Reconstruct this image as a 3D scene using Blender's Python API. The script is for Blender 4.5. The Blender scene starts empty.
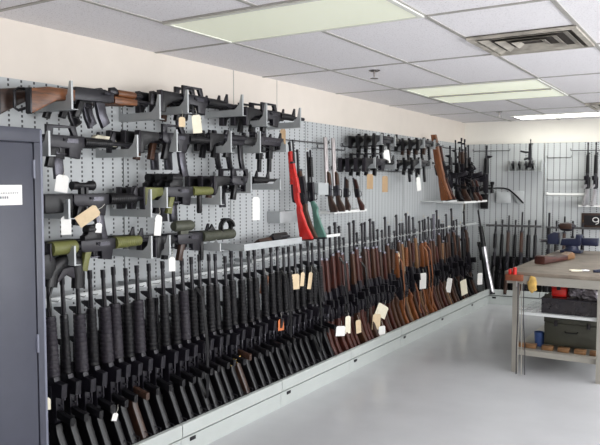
import bpy, bmesh, math, random
from mathutils import Vector, Matrix
random.seed(7)
C = bpy.context.scene.collection
PI = math.pi

# ------------------------------------------------------------------ materials
def mat(name, col, rough=0.5, metal=0.0, var=0.15, scale=30.0, emit=None, stretch=None, col2=None, bump=0.0, spec=0.5):
    m = bpy.data.materials.new(name); m.use_nodes = True
    nt = m.node_tree; N = nt.nodes; L = nt.links
    b = N['Principled BSDF']
    b.inputs['Roughness'].default_value = rough
    b.inputs['Metallic'].default_value = metal
    b.inputs['Specular IOR Level'].default_value = spec
    tc = N.new('ShaderNodeTexCoord'); mp = N.new('ShaderNodeMapping')
    L.new(tc.outputs['Object'], mp.inputs['Vector'])
    if stretch: mp.inputs['Scale'].default_value = stretch
    nz = N.new('ShaderNodeTexNoise'); nz.inputs['Scale'].default_value = scale; nz.inputs['Detail'].default_value = 4
    L.new(mp.outputs[0], nz.inputs['Vector'])
    cr = N.new('ShaderNodeValToRGB')
    a = col2 if col2 else [c*(1-var) for c in col]
    z = col if col2 else [min(1, c*(1+var)) for c in col]
    cr.color_ramp.elements[0].position = .3; cr.color_ramp.elements[1].position = .7
    cr.color_ramp.elements[0].color = (*a, 1); cr.color_ramp.elements[1].color = (*z, 1)
    L.new(nz.outputs['Fac'], cr.inputs['Fac']); L.new(cr.outputs['Color'], b.inputs['Base Color'])
    if bump:
        bp = N.new('ShaderNodeBump'); bp.inputs['Strength'].default_value = bump; bp.inputs['Distance'].default_value = .002
        L.new(nz.outputs['Fac'], bp.inputs['Height']); L.new(bp.outputs[0], b.inputs['Normal'])
    if emit:
        b.inputs['Emission Color'].default_value = (*emit[0], 1); b.inputs['Emission Strength'].default_value = emit[1]
    return m

def wood(name, dark, light, rough=.38):
    return mat(name, light, rough, col2=dark, scale=9, stretch=(1.2, 9, 9))

M = {
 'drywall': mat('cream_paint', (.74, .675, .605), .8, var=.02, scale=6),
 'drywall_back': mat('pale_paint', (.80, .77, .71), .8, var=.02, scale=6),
 'floor': mat('grey_epoxy_floor', (.50, .505, .52), .22, var=.05, scale=2.2),
 'grid': mat('ceiling_grid_metal', (.40, .385, .36), .5, var=.04),
 'panel_metal': mat('grey_rack_steel', (.50, .53, .55), .42, .0, var=.03, scale=8),
 'rack_steel': mat('pale_green_grey_steel', (.46, .49, .475), .4, .0, var=.03, scale=8),
 'bracket': mat('bracket_grey_steel', (.44, .46, .47), .4, .1, var=.05, scale=12),
 'rail': mat('bright_rail_steel', (.62, .64, .64), .35, .0, var=.05),
 'gap_shade': mat('black_gap_shade', (.012, .012, .013), .7, var=.3),  # black that stands in for shade between the rifle butts
 'rod': mat('dark_rod_steel', (.10, .10, .105), .35, .6, var=.1),
 'white_bar': mat('white_enamel_bar', (.78, .78, .77), .4, var=.03),
 'cabinet': mat('charcoal_blue_enamel', (.048, .051, .072), .42, var=.05, scale=14),
 'cab_edge': mat('cabinet_edge_grey', (.16, .17, .22), .4, var=.05),
 'paper': mat('white_paper', (.82, .81, .78), .8, var=.04),
 'ink': mat('grey_ink', (.18, .18, .2), .8),
 'manila': mat('manila_card', (.66, .52, .34), .8, var=.08),
 'kraft': mat('kraft_card', (.40, .27, .15), .8, var=.08),
 'cream': mat('cream_card', (.78, .73, .58), .8, var=.05),
 'orange': mat('orange_card', (.55, .16, .05), .7, var=.1),
 'string': mat('cotton_string', (.6, .58, .52), .9),
 'poly': mat('black_polymer', (.0045, .0042, .0055), .38, var=.25, scale=60, spec=.35),
 'poly_grey': mat('dark_grey_polymer', (.020, .017, .023), .45, var=.2, scale=50, spec=.35),
 'gunmetal': mat('gunmetal', (.011, .010, .0135), .28, .35, var=.25, scale=50),
 'receiver': mat('anodised_receiver', (.011, .0098, .0145), .36, .2, var=.2, scale=50, spec=.45),
 'steel_blue': mat('worn_blued_steel', (.07, .068, .08), .3, .8, var=.3, scale=40),
 'barrel_pale': mat('worn_grey_barrel_steel', (.36, .33, .33), .3, .5, var=.15, scale=20),
 'silver': mat('silver_steel', (.55, .54, .56), .28, .8, var=.12, scale=20),
 'olive': mat('olive_drab_polymer', (.13, .135, .038), .5, var=.15, scale=30),
 'olive_dark': mat('dark_olive_paint', (.055, .058, .04), .5, var=.2, scale=30),
 'wood_red': wood('red_brown_wood', (.022, .005, .0035), (.080, .016, .009), .5),
 'wood_brown': wood('walnut_wood', (.026, .010, .005), (.080, .029, .012), .5),
 'wood_orange': wood('amber_birch_wood', (.11, .032, .009), (.25, .080, .021), .45),
 'wood_dark': wood('dark_walnut', (.025, .013, .009), (.06, .028, .018)),
 'wood_light': wood('honey_wood', (.14, .068, .028), (.25, .13, .055)),
 'wood_ak': wood('dark_amber_laminate', (.05, .017, .007), (.20, .07, .02)),
 'red': mat('glossy_red_paint', (.55, .016, .012), .3, var=.2, scale=18),
 'teal': mat('teal_green_paint', (.10, .22, .18), .4, var=.15, scale=18),
 'leather': mat('tan_leather', (.20, .066, .02), .5, var=.25, scale=25),
 'brass': mat('brass', (.62, .42, .12), .3, .9, var=.1),
 'bench': mat('bench_greige_enamel', (.31, .295, .26), .45, var=.04, scale=10),
 'bench_top': mat('bench_top_board', (.20, .165, .13), .55, var=.25, scale=7),
 'black_void': mat('black_plastic_film', (.016, .014, .018), .25, var=.3, scale=20),
 'clear_film': mat('grey_plastic_wrap', (.22, .20, .22), .2, var=.6, scale=22),
 'crate': mat('olive_brown_case', (.032, .032, .021), .5, var=.15, scale=14),
 'blue': mat('blue_plastic', (.035, .075, .22), .4, var=.1),
 'vise_blue': mat('navy_blue_cast_iron', (.011, .016, .045), .4, var=.2),
 'yellow_cloth': mat('ochre_cloth', (.50, .32, .09), .9, var=.25, scale=40),
 'rust': mat('red_brown_clamp_wood', (.20, .055, .022), .6, var=.3, scale=25),
 'vent': mat('vent_dusty_metal', (.40, .37, .32), .5, var=.35, scale=9),
 'vent_dark': mat('vent_dark_slot', (.028, .02, .016), .7, var=.3),
 'chrome': mat('sprinkler_chrome', (.35, .33, .32), .25, .9),
 'lens': mat('troffer_lens', (.80, .82, .70), .4, var=.02, emit=((.86, .90, .68), .22)),
 'lens_bright': mat('troffer_lens_bright', (.9, .92, .82), .4, var=.02, emit=((.95, 1.0, .74), .33)),
 'lens_far': mat('troffer_lens_far', (.9, .92, .82), .4, var=.02, emit=((1.0, 1.0, .92), 6.5)),
 'lens_lit': mat('troffer_lens_lit', (.9, .92, .88), .4, var=.02, emit=((1.0, .985, .96), 8.0)),
 'trough': mat('troffer_white', (.75, .75, .70), .5, var=.02),
 'glass': mat('window_glass', (.9, .95, 1.0), .05),
}

def ceiling_mat():
    m = bpy.data.materials.new('fissured_ceiling_tile'); m.use_nodes = True
    N = m.node_tree.nodes; L = m.node_tree.links; b = N['Principled BSDF']
    b.inputs['Roughness'].default_value = .9
    tc = N.new('ShaderNodeTexCoord')
    nz = N.new('ShaderNodeTexNoise'); nz.inputs['Scale'].default_value = 120; nz.inputs['Detail'].default_value = 3
    L.new(tc.outputs['Object'], nz.inputs['Vector'])
    cr = N.new('ShaderNodeValToRGB')
    cr.color_ramp.elements[0].position = .30; cr.color_ramp.elements[0].color = (.60, .575, .59, 1)
    cr.color_ramp.elements[1].position = .43; cr.color_ramp.elements[1].color = (.86, .84, .865, 1)
    L.new(nz.outputs['Fac'], cr.inputs['Fac']); L.new(cr.outputs[0], b.inputs['Base Color'])
    return m
M['ceiling'] = ceiling_mat()

def peg_mat(pu=.0762, pv=.0254):
    m = bpy.data.materials.new('perforated_grey_steel'); m.use_nodes = True
    N = m.node_tree.nodes; L = m.node_tree.links; b = N['Principled BSDF']
    b.inputs['Roughness'].default_value = .45
    tc = N.new('ShaderNodeTexCoord'); sp = N.new('ShaderNodeSeparateXYZ')
    L.new(tc.outputs['Object'], sp.inputs[0])
    def mth(op, a, bb=None, v=None):
        n = N.new('ShaderNodeMath'); n.operation = op
        L.new(a, n.inputs[0])
        if bb is not None: L.new(bb, n.inputs[1])
        elif v is not None: n.inputs[1].default_value = v
        return n.outputs[0]
    def dist(o, p):
        f = mth('FRACT', mth('DIVIDE', o, v=p)); return mth('MULTIPLY', mth('ABSOLUTE', mth('SUBTRACT', f, v=.5)), v=p)
    du = dist(sp.outputs['X'], pu); dv = dist(sp.outputs['Z'], pv)
    inside = mth('MULTIPLY', mth('LESS_THAN', du, v=.0058), mth('LESS_THAN', dv, v=.0068))
    mx = N.new('ShaderNodeMix'); mx.data_type = 'RGBA'
    mx.inputs[6].default_value = (.46, .48, .49, 1); mx.inputs[7].default_value = (.035, .035, .04, 1)
    L.new(inside, mx.inputs[0]); L.new(mx.outputs[2], b.inputs['Base Color'])
    return m
M['peg'] = peg_mat()

# ------------------------------------------------------------------ mesh helpers (local X along a gun, Z up, Y thickness)
def B(): return bmesh.new()
def box(bm, x0, x1, y0, y1, z0, z1, bev=0.0):
    vs = [bm.verts.new((x, y, z)) for x in (x0, x1) for y in (y0, y1) for z in (z0, z1)]
    F = [(0,1,3,2),(4,6,7,5),(0,4,5,1),(2,3,7,6),(0,2,6,4),(1,5,7,3)]
    fs = [bm.faces.new([vs[i] for i in f]) for f in F]
    if bev:
        es = list({e for f in fs for e in f.edges})
        bmesh.ops.bevel(bm, geom=es, offset=bev, segments=2, profile=.5, affect='EDGES')
    return bm
def prof(bm, pts, t, y=0.0, bev=0.004):
    """side outline (x,z) given the thickness t along y, edges rounded"""
    a = [bm.verts.new((p[0], y-t/2, p[1])) for p in pts]
    b = [bm.verts.new((p[0], y+t/2, p[1])) for p in pts]
    n = len(pts); fs = [bm.faces.new(a), bm.faces.new(b[::-1])]
    caps = list(fs[0].edges) + list(fs[1].edges)
    for i in range(n): fs.append(bm.faces.new((a[i], b[i], b[(i+1) % n], a[(i+1) % n])))
    bmesh.ops.recalc_face_normals(bm, faces=fs)
    if bev: bmesh.ops.bevel(bm, geom=caps, offset=min(bev, t*.35), segments=2, profile=.5, affect='EDGES')
    return bm
def lathe(bm, pr, z=0.0, y=0.0, seg=14, axis='x'):
    rings = []
    for (x, r) in pr:
        ring = []
        for k in range(seg):
            a = 2*PI*k/seg
            if axis == 'x': co = (x, y+r*math.cos(a), z+r*math.sin(a))
            else: co = (z+r*math.cos(a), y+r*math.sin(a), x)
            ring.append(bm.verts.new(co))
        rings.append(ring)
    fs = []
    for i in range(len(rings)-1):
        for k in range(seg): fs.append(bm.faces.new((rings[i][k], rings[i][(k+1) % seg], rings[i+1][(k+1) % seg], rings[i+1][k])))
    fs += [bm.faces.new(rings[0][::-1]), bm.faces.new(rings[-1])]
    bmesh.ops.recalc_face_normals(bm, faces=fs)
    return bm
def wire(bm, pts, r=.003, seg=6, closed=False):
    P = [Vector(p) for p in pts]; n = len(P); rings = []
    for i, p in enumerate(P):
        if closed: d = P[(i+1) % n]-P[i-1]
        else: d = P[min(i+1, n-1)]-P[max(i-1, 0)]
        d.normalize(); u = d.orthogonal().normalized()
        if rings:
            u = (prev - d*prev.dot(d)); u = u.normalized() if u.length > 1e-6 else d.orthogonal().normalized()
        prev = u; v = d.cross(u)
        rings.append([bm.verts.new(p+(u*math.cos(2*PI*k/seg)+v*math.sin(2*PI*k/seg))*r) for k in range(seg)])
    fs = []
    for i in range(n if closed else n-1):
        j = (i+1) % n
        for k in range(seg): fs.append(bm.faces.new((rings[i][k], rings[i][(k+1) % seg], rings[j][(k+1) % seg], rings[j][k])))
    if not closed: fs += [bm.faces.new(rings[0][::-1]), bm.faces.new(rings[-1])]
    bmesh.ops.recalc_face_normals(bm, faces=fs)
    return bm
def strap(bm, pts, w, t=.003):
    """flat strap along points; width along local y"""
    P = [Vector(p) for p in pts]; n = len(P); prevs = []
    for i, p in enumerate(P):
        d = (P[min(i+1, n-1)]-P[max(i-1, 0)]).normalized(); s = Vector((0, 1, 0)); nn = d.cross(s).normalized()
        prevs.append([bm.verts.new(p+s*a*w/2+nn*b*t/2) for a, b in ((-1,-1),(1,-1),(1,1),(-1,1))])
    fs = []
    for i in range(n-1):
        for k in range(4): fs.append(bm.faces.new((prevs[i][k], prevs[i][(k+1) % 4], prevs[i+1][(k+1) % 4], prevs[i+1][k])))
    fs += [bm.faces.new(prevs[0][::-1]), bm.faces.new(prevs[-1])]
    bmesh.ops.recalc_face_normals(bm, faces=fs)
    return bm
def mesh(name, bm, m, smooth=35):
    me = bpy.data.meshes.new(name); bm.to_mesh(me); bm.free(); me.materials.append(m)
    if smooth:
        for p in me.polygons: p.use_smooth = True
        try: me.set_sharp_from_angle(angle=math.radians(smooth))
        except Exception: pass
    return me

LABELS = {}
def tag(o, label, cat, group=None, kind=None):
    if label:
        if label in LABELS: print('DUPLICATE LABEL', label)
        LABELS[label] = o.name; o['label'] = label
    if cat: o['category'] = cat
    if group: o['group'] = group
    if kind: o['kind'] = kind
    return o
def thing(name, label, cat, mtx, group=None):
    o = bpy.data.objects.new(name, None); C.objects.link(o)
    o.empty_display_size = .05; o.matrix_basis = mtx
    return tag(o, label, cat, group)
def part(name, me, parent=None, mtx=None, label=None):
    o = bpy.data.objects.new(name, me); C.objects.link(o)
    if parent is not None: o.parent = parent
    if mtx is not None: o.matrix_basis = mtx
    if label: o['label'] = label
    return o
def single(name, me, label, cat, mtx=None, group=None):
    return tag(part(name, me, None, mtx), label, cat, group)
def struct(name, bm, m, smooth=None):
    o = part(name, mesh(name, bm, m, smooth)); o['kind'] = 'structure'; return o

def frame(org, ex, ez=(0, 0, 1)):
    ex = Vector(ex).normalized(); ez = Vector(ez); ez = (ez-ex*ez.dot(ex)).normalized(); ey = ez.cross(ex)
    return Matrix(((ex.x, ey.x, ez.x, org[0]), (ex.y, ey.y, ez.y, org[1]), (ex.z, ey.z, ez.z, org[2]), (0, 0, 0, 1)))
T = Matrix.Translation
WL = frame((.10, 0, 0), (0, 1, 0))                 # left wall panels: local x runs along the wall, -y comes out into the room
WB = frame((0, 9.30, 0), (1, .15, 0))              # back wall panels
def on(W, u, out, z, org=None): return W @ Vector((u, -out, z))
def hang(W, u, out, z): return W @ T((u, -out, z))  # keep wall orientation

ORD = 'first second third fourth fifth sixth seventh eighth ninth tenth eleventh twelfth thirteenth fourteenth fifteenth'.split()

# ------------------------------------------------------------------ camera
f_px = 685.0; yaw = math.atan(428/f_px); pit = math.atan(39.5/f_px)
cam = bpy.data.cameras.new('camera'); cam.sensor_width = 36; cam.lens = 36*f_px/600; cam.clip_start = .05
co = bpy.data.objects.new('camera', cam); C.objects.link(co)
co.location = (3.2, 0, 1.6); co.rotation_euler = (PI/2-pit, 0, yaw)
bpy.context.scene.camera = co
_fw = Vector((-math.sin(yaw)*math.cos(pit), math.cos(yaw)*math.cos(pit), -math.sin(pit)))
_rt = Vector((math.cos(yaw), math.sin(yaw), 0)); _up = _rt.cross(_fw)
def at(px, py, x):
    """point of the room at distance x from the wall that is read off the photograph at px, py"""
    d = _fw+_rt*((px-300)/f_px)-_up*((py-222.5)/f_px); t = (x-3.2)/d.x
    return Vector((3.2, 0, 1.6))+d*t
def aty(px, py, y):
    d = _fw+_rt*((px-300)/f_px)-_up*((py-222.5)/f_px); t = y/d.y
    return Vector((3.2, 0, 1.6))+d*t

# ------------------------------------------------------------------ the room
RX, RY0, H = 5.6, -2.2, 2.44
struct('floor', box(B(), 0, RX, RY0, 10.4, -.06, 0), M['floor'])
struct('ceiling', box(B(), 0, RX, RY0, 10.4, H, H+.06), M['ceiling'])
struct('wall_left', box(B(), -.06, .04, RY0, 10.4, 0, H), M['drywall'])
wb = struct('wall_back', box(B(), -.3, 6.2, .11, .19, 0, H), M['drywall_back']); wb.matrix_basis = WB
struct('wall_front', box(B(), -.1, RX+.1, RY0-.08, RY0, 0, H), M['drywall'])
wr = B()  # right wall, with openings for the added windows
box(wr, RX, RX+.08, RY0, 10.4, 0, .9); box(wr, RX, RX+.08, RY0, 10.4, 2.2, H)
box(wr, RX, RX+.08, RY0, .5, .9, 2.2); box(wr, RX, RX+.08, 8.2, 10.4, .9, 2.2); box(wr, RX, RX+.08, 3.6, 4.2, .9, 2.2)
struct('wall_right', wr, M['drywall'])
for i, (a, b_) in enumerate(((.5, 3.6), (4.2, 8.2))):  # unseen windows added to light the room from the right
    fr = B()
    for (y0, y1, z0, z1) in ((a, b_, .9, .95), (a, b_, 2.15, 2.2), (a, a+.05, .95, 2.15), (b_-.05, b_, .95, 2.15), ((a+b_)/2-.025, (a+b_)/2+.025, .95, 2.15)):
        box(fr, RX+.01, RX+.06, y0, y1, z0, z1)
    struct('window_%d' % (i+1), fr, M['trough'])
for i, y in enumerate((4.12, 4.70)):
    struct('trim_%d' % (i+1), box(B(), .04, .0415, y-.004, y+.004, 2.13, H), M['grid'])
# ceiling grid bars
g = B()
for k in range(-1, 9):
    x = .66+.61*k
    if x > .1: box(g, x-.012, x+.012, RY0, 9.4+.15*x, H-.004, H+.001)
for k in range(-4, 6):
    y = 3.30+1.2*k; box(g, .04, RX, y-.011, y+.011, H-.005, H+.001)
box(g, .65, 1.9, 2.69, 2.71, H-.005, H+.001)
struct('trim_3', g, M['grid'])

def troffer(x0, x1, y0, y1, label, lens='lens', two=False, group='ceiling lights'):
    t = thing('ceiling_light', label, 'light', T(((x0+x1)/2, (y0+y1)/2, H)), group)
    w, d = (x1-x0)/2, (y1-y0)/2
    fb = B()
    for (a, b_, c, e) in ((-w, w, -d, -d+.025), (-w, w, d-.025, d), (-w, -w+.025, -d+.025, d-.025), (w-.025, w, -d+.025, d-.025)): box(fb, a, b_, c, e, -.012, 0)
    part('frame', mesh('frame', fb, M['trough'], 0), t)
    if two:
        part('center_bar', mesh('center_bar', box(B(), -w+.025, w-.025, -.02, .02, -.02, 0), M['grid'], 0), t)
        for (c, e) in ((-d+.025, -.02), (.02, d-.025)): part('diffuser', mesh('diffuser', box(B(), -w+.025, w-.025, c, e, -.008, -.001), M[lens], 0), t)
    else:
        part('diffuser', mesh('diffuser', box(B(), -w+.025, w-.025, -d+.025, d-.025, -.008, -.001), M[lens], 0), t)
troffer(.66, 1.88, 2.71, 3.29, 'large ceiling light closest to the camera, one pale green lens')
troffer(.70, 1.88, 5.71, 6.93, 'ceiling light with two lenses behind the square vent', 'lens_bright', True)
troffer(.86, 2.08, 8.72, 9.22, 'far ceiling light tight against the back wall', 'lens_far')
for i, (x, y) in enumerate(((3.1, -.9), (3.1, 2.7), (3.1, 5.7), (.66, -.9), (3.1, 8.6))):
    troffer(x, x+1.22, y, y+.58, ('lit ceiling light behind the camera', 'lit ceiling light overhead beside the camera', 'lit ceiling light above the aisle past the workbench', 'lit ceiling light behind the camera near the gun wall', 'lit ceiling light in the far corner past the workbench')[i], 'lens_lit')

def vent(cx, cy, w, d, label):
    t = thing('ceiling_vent', label, 'vent', T((cx, cy, H)), 'ceiling vents')
    part('back_plate', mesh('back_plate', box(B(), -w, w, -d, d, -.006, -.001), M['vent_dark'], 0), t)
    fb = B()
    for (a, b_, c, e) in ((-w, w, -d, -d+.03), (-w, w, d-.03, d), (-w, -w+.03, -d+.03, d-.03), (w-.03, w, -d+.03, d-.03)): box(fb, a, b_, c, e, -.02, 0)
    part('frame', mesh('frame', fb, M['vent'], 0), t)
    for k in range(3):
        s = .82-.25*k; b = B()
        for ring in (0, 1, 2, 3):
            a0, a1 = [((-1,-1),(1,-1)), ((1,-1),(1,1)), ((1,1),(-1,1)), ((-1,1),(-1,-1))][ring]
            q = [(a0[0]*w*s, a0[1]*d*s, -.022), (a1[0]*w*s, a1[1]*d*s, -.022), (a1[0]*w*(s-.13), a1[1]*d*(s-.13), -.007), (a0[0]*w*(s-.13), a0[1]*d*(s-.13), -.007)]
            lo = [b.verts.new(p) for p in q]; hi = [b.verts.new((p[0], p[1], p[2]+.002)) for p in q]
            b.faces.new(lo); b.faces.new(hi[::-1])
            for j in range(4): b.faces.new((lo[j], hi[j], hi[(j+1) % 4], lo[(j+1) % 4]))
        bmesh.ops.recalc_face_normals(b, faces=b.faces)
        part('louver', mesh('louver', b, M['vent'], 0), t)
vent(2.19, 4.20, .30, .30, 'dusty square air vent between the first two ceiling lights')
vent(2.19, 8.05, .30, .30, 'smaller air vent farther along the ceiling at the frame edge')
def sprinkler(x, y, label):
    t = thing('sprinkler_head', label, 'sprinkler', T((x, y, H)), 'sprinkler heads')
    part('escutcheon', mesh('escutcheon', lathe(B(), [(-.012, .02), (-.006, .04), (0, .045)], axis='z'), M['chrome']), t)
    b = lathe(B(), [(-.05, .006), (-.012, .008)], axis='z'); lathe(b, [(-.062, .03), (-.058, .03)], axis='z')
    part('deflector', mesh('deflector', b, M['chrome']), t)
p = .0
sprinkler(.93, 4.68, 'small chrome sprinkler head near the first ceiling light')
sprinkler(.88, 8.15, 'small chrome sprinkler head before the far ceiling light')

# ------------------------------------------------------------------ wall panels, rack bases, rails
SEAM = [1.97, 2.95, 4.0, 5.05, 6.1, 7.15, 8.2, 9.22]
def panel(W, u0, u1, label):
    t = thing('pegboard_panel', label, 'wall panel', hang(W, u0, 0, 0), 'perforated wall panels')
    w = u1-u0
    part('sheet', mesh('sheet', box(B(), .004, w-.004, 0, .012, .10, 2.13), M['peg'], 0), t)
    b = B()
    box(b, .004, .03, .012, .055, .10, 2.125); box(b, w-.03, w-.004, .012, .055, .10, 2.125); box(b, .03, w-.03, .012, .055, 2.09, 2.125)
    part('mounting_frame', mesh('mounting_frame', b, M['panel_metal'], 0), t)
PL = ['beside the dark cabinet', 'second from the cabinet', 'with the grey tray', 'behind the upright shotguns', 'behind the middle pistol-grip rows', 'behind the leaning wood rifle', 'in the far corner']
for i in range(7): panel(WL, SEAM[i] if i else 1.0, SEAM[i+1], 'grey perforated steel wall panel ' + PL[i])
BU = [.09, 1.13, 2.18, 3.23, 4.28, 5.33]
for i in range(5): panel(WB, BU[i], BU[i+1], 'grey perforated steel back wall panel ' + ('nearest the corner', 'behind the white bars', 'behind the workbench end', 'past the workbench', 'at the far end of the back wall')[i])

def rack_base(W, u0, u1, label, d0=.44, backing=True):
    t = thing('rack_base', label, 'rack', hang(W, u0, 0, 0), 'floor rack bases'); w = u1-u0
    b = B(); box(b, .002, w-.002, -d0, -d0+.02, 0, .106); box(b, .002, w-.002, -d0+.02, -.0, .09, .106)
    part('kick_panel', mesh('kick_panel', b, M['rack_steel'], 0), t)
    b = prof(B(), [(0, .12), (0, .19), (.004, .195), (.03, .195), (.03, .12)], w-.006, bev=.001)
    o = part('front_lip', mesh('front_lip', b, M['rack_steel'], 0), t)
    o.matrix_basis = frame((w/2, -d0-.012, 0), (0, 1, 0))
    b = B(); box(b, .004, w-.004, -d0+.03, -.016, .1065, .124); box(b, .004, w-.004, -.016, -.003, .124, .60)  # black pad and upright sheet added to darken the gaps between butts
    if backing: part('shade_backing', mesh('shade_backing', b, M['gap_shade'], 0), t, label='black backing added for the shade between the butts')
    b = box(B(), .075, .125, -d0-.006, -d0, .075, .097, .002)
    part('lock', mesh('lock', b, M['gunmetal']), t)
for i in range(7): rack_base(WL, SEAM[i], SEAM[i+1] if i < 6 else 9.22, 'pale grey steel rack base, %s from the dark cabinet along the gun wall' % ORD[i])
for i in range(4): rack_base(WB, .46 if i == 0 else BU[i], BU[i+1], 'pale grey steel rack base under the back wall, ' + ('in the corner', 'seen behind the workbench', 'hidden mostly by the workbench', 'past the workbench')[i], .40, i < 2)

PRONG = {}
def rail(W, u0, u1, z, label, out=.19, m='rail', pitch=.085, teeth=True):
    t = thing('barrel_rail', label, 'rail', hang(W, u0, 0, z), 'barrel rails'); w = u1-u0
    b = box(B(), .01, w-.01, -out, -out+.012, -.014, .014, .002)
    part('bar', mesh('bar', b, M[m], 0), t)
    for x in (.05, w-.05): part('standoff', mesh('standoff', box(B(), x-.006, x+.006, -out+.012, -.001, -.012, .012), M['bracket'], 0), t)
    if teeth:
        k = .04
        if m not in PRONG: PRONG[m] = mesh('prong', wire(B(), [(0, 0, 0), (0, -.05, 0), (0, -.062, .012)], .004), M[m])
        while k < w-.02:
            part('prong', PRONG[m], t, T((k, -out, 0))); k += pitch
for i in range(7):
    z = (1.0, 1.0, 1.03, 1.04, 1.05, 1.06, 1.05)[i]
    rail(WL, SEAM[i], SEAM[i+1], z, 'bright steel rail holding the rifle barrels in the %s floor rack bay' % ORD[i])
rail(WB, .4, 1.13, 1.03, 'dark barrel rail on the back wall behind the standing rifles', m='rod')
rail(WB, 1.16, 2.1, 1.02, 'dark barrel rail on the back wall behind the blue vise', m='rod')

# ------------------------------------------------------------------ gun kinds: each gives (part name, mesh, parent part)
PROTO = {}
def trigger_guard(x0, x1, z0, z1):
    return wire(B(), [(x0, 0, z0), (x0+.005, 0, z1+.004), (x0+.012, 0, z1), (x1-.012, 0, z1), (x1-.004, 0, z1+.006), (x1, 0, z0)], .0038)
def ribbed(x0, x1, r0, r1, n=13):
    pr = [(x0, r0*.7)]
    for k in range(n):
        a = x0+(x1-x0)*(k+.08)/n; b_ = x0+(x1-x0)*(k+.62)/n; c = x0+(x1-x0)*(k+.7)/n; d = x0+(x1-x0)*(k+.98)/n
        r = r0+(r1-r0)*k/n
        pr += [(a, r), (b_, r), (c, r*.94), (d, r*.94)]
    return pr+[(x1, r1*.7)]
def ar_common(P, s, hg, mag, hg_r, furn, body, hg_mat):
    """receiver group of a black rifle; s = x where the receiver starts"""
    b = prof(B(), [(s, .028), (s+.235, .028), (s+.235, -.028), (s+.215, -.034), (s+.205, -.088), (s+.135, -.078), (s+.135, -.036), (s+.02, -.034), (s, -.018)], .036, bev=.005)
    P.append(('receiver', mesh('receiver', b, M[body]), None))
    b = box(B(), s+.12, s+.19, -.0205, -.018, -.008, .012); lathe(b, [(s+.10, .007), (s+.122, .007)], z=.006, y=-.019, seg=8)
    P.append(('ejection_port', mesh('ejection_port', b, M['steel_blue']), 'receiver'))
    b = prof(B(), [(s+.03, -.03), (s+.075, -.03), (s+.055, -.085), (s+.045, -.135), (s+.003, -.13), (s+.02, -.07)], .032, bev=.009)
    P.append(('pistol_grip', mesh('pistol_grip', b, M[furn]), None))
    P.append(('trigger_guard', mesh('trigger_guard', trigger_guard(s+.068, s+.150, -.03, -.066), M['steel_blue']), None))
    P.append(('trigger', mesh('trigger', prof(B(), [(s+.09, -.03), (s+.1, -.03), (s+.098, -.052), (s+.092, -.055)], .006, bev=0), M['gunmetal']), 'trigger_guard'))
    P.append(('handguard', mesh('handguard', lathe(B(), ribbed(s+.237, hg, hg_r, hg_r*.86), seg=14), M[hg_mat]), None))
    if mag:
        q = {'straight': [(s+.142, -.07), (s+.2, -.075), (s+.208, -.19), (s+.152, -.19)],
             'curved': [(s+.142, -.07), (s+.2, -.075), (s+.212, -.15), (s+.232, -.225), (s+.178, -.235), (s+.155, -.155)]}[mag]
        P.append(('magazine', mesh('magazine', prof(B(), q, .022, bev=.003), M['steel_blue']), None))
def carry(P, s, body):
    b = prof(B(), [(s+.01, .026), (s+.045, .026), (s+.05, .062), (s+.15, .066), (s+.17, .026), (s+.2, .026), (s+.185, .078), (s+.01, .078)], .02, bev=.003)
    P.append(('carry_handle', mesh('carry_handle', b, M[body]), None))
def fsight(P, x, body):
    b = prof(B(), [(x-.035, .008), (x+.012, .008), (x+.008, .07), (x-.004, .07)], .012, bev=.002)
    P.append(('front_sight', mesh('front_sight', b, M[body]), None))
def barrel(P, x0, x1, r=.0105, hider=True, m='gunmetal', z=0):
    P.append(('barrel', mesh('barrel', lathe(B(), [(x0, r*1.2), (x1-.045, r)], z=z, seg=10), M[m]), None))
    if hider:
        P.append(('flash_hider', mesh('flash_hider', lathe(B(), [(x1-.046, .012), (x1-.04, .0135), (x1, .013), (x1, .006)], z=z, seg=10), M[m]), 'barrel'))
def sling(P, x0, x1, drop, m='poly', w=.026):
    b = strap(B(), [(x0, 0, -.05), (x0+.05, 0, -.05-drop*.6), ((x0+x1)/2, 0, -.045-drop), (x1-.06, 0, -.04-drop*.7), (x1, 0, -.03)], w)
    P.append(('sling', mesh('sling', b, M[m]), None))
def optic(P, x0, x1, z, r, m='poly'):
    b = lathe(B(), [(x0, r*1.05), (x0+(x1-x0)*.25, r*1.05), (x0+(x1-x0)*.35, r*.75), (x1-(x1-x0)*.3, r*.75), (x1-(x1-x0)*.2, r*1.2), (x1, r*1.2)], z=z)
    box(b, x0+(x1-x0)*.35, x0+(x1-x0)*.5, -.012, .012, .026, z); box(b, x0+(x1-x0)*.6, x0+(x1-x0)*.7, -.012, .012, .026, z)
    P.append(('scope', mesh('scope', b, M[m]), None))

def k_m16(furn='poly', body='receiver', hg_mat='poly', hg_r=.030, slung=False, optic_=False, mag=None):
    P = []
    b = prof(B(), [(0, .022), (0, -.115), (.012, -.12), (.03, -.115), (.22, -.036), (.265, -.03), (.265, .024), (.02, .026)], .042, bev=.009)
    P.append(('stock', mesh('stock', b, M[furn]), None))
    P.append(('butt_plate', mesh('butt_plate', box(B(), -.006, .001, -.017, .017, -.11, .016, .002), M['poly_grey']), 'stock'))
    ar_common(P, .265, .80, mag, hg_r, furn, body, hg_mat)
    carry(P, .265, body); fsight(P, .83, body); barrel(P, .79, 1.0)
    b = wire(B(), [(.06, .004, -.10), (.055, .012, -.125), (.075, .012, -.13), (.085, .004, -.092)], .003)
    P.append(('sling_swivel', mesh('sling_swivel', b, M['steel_blue']), 'stock'))
    if slung: sling(P, .08, .81, .06)
    if optic_: optic(P, .30, .46, .075, .017)
    return P
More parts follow.
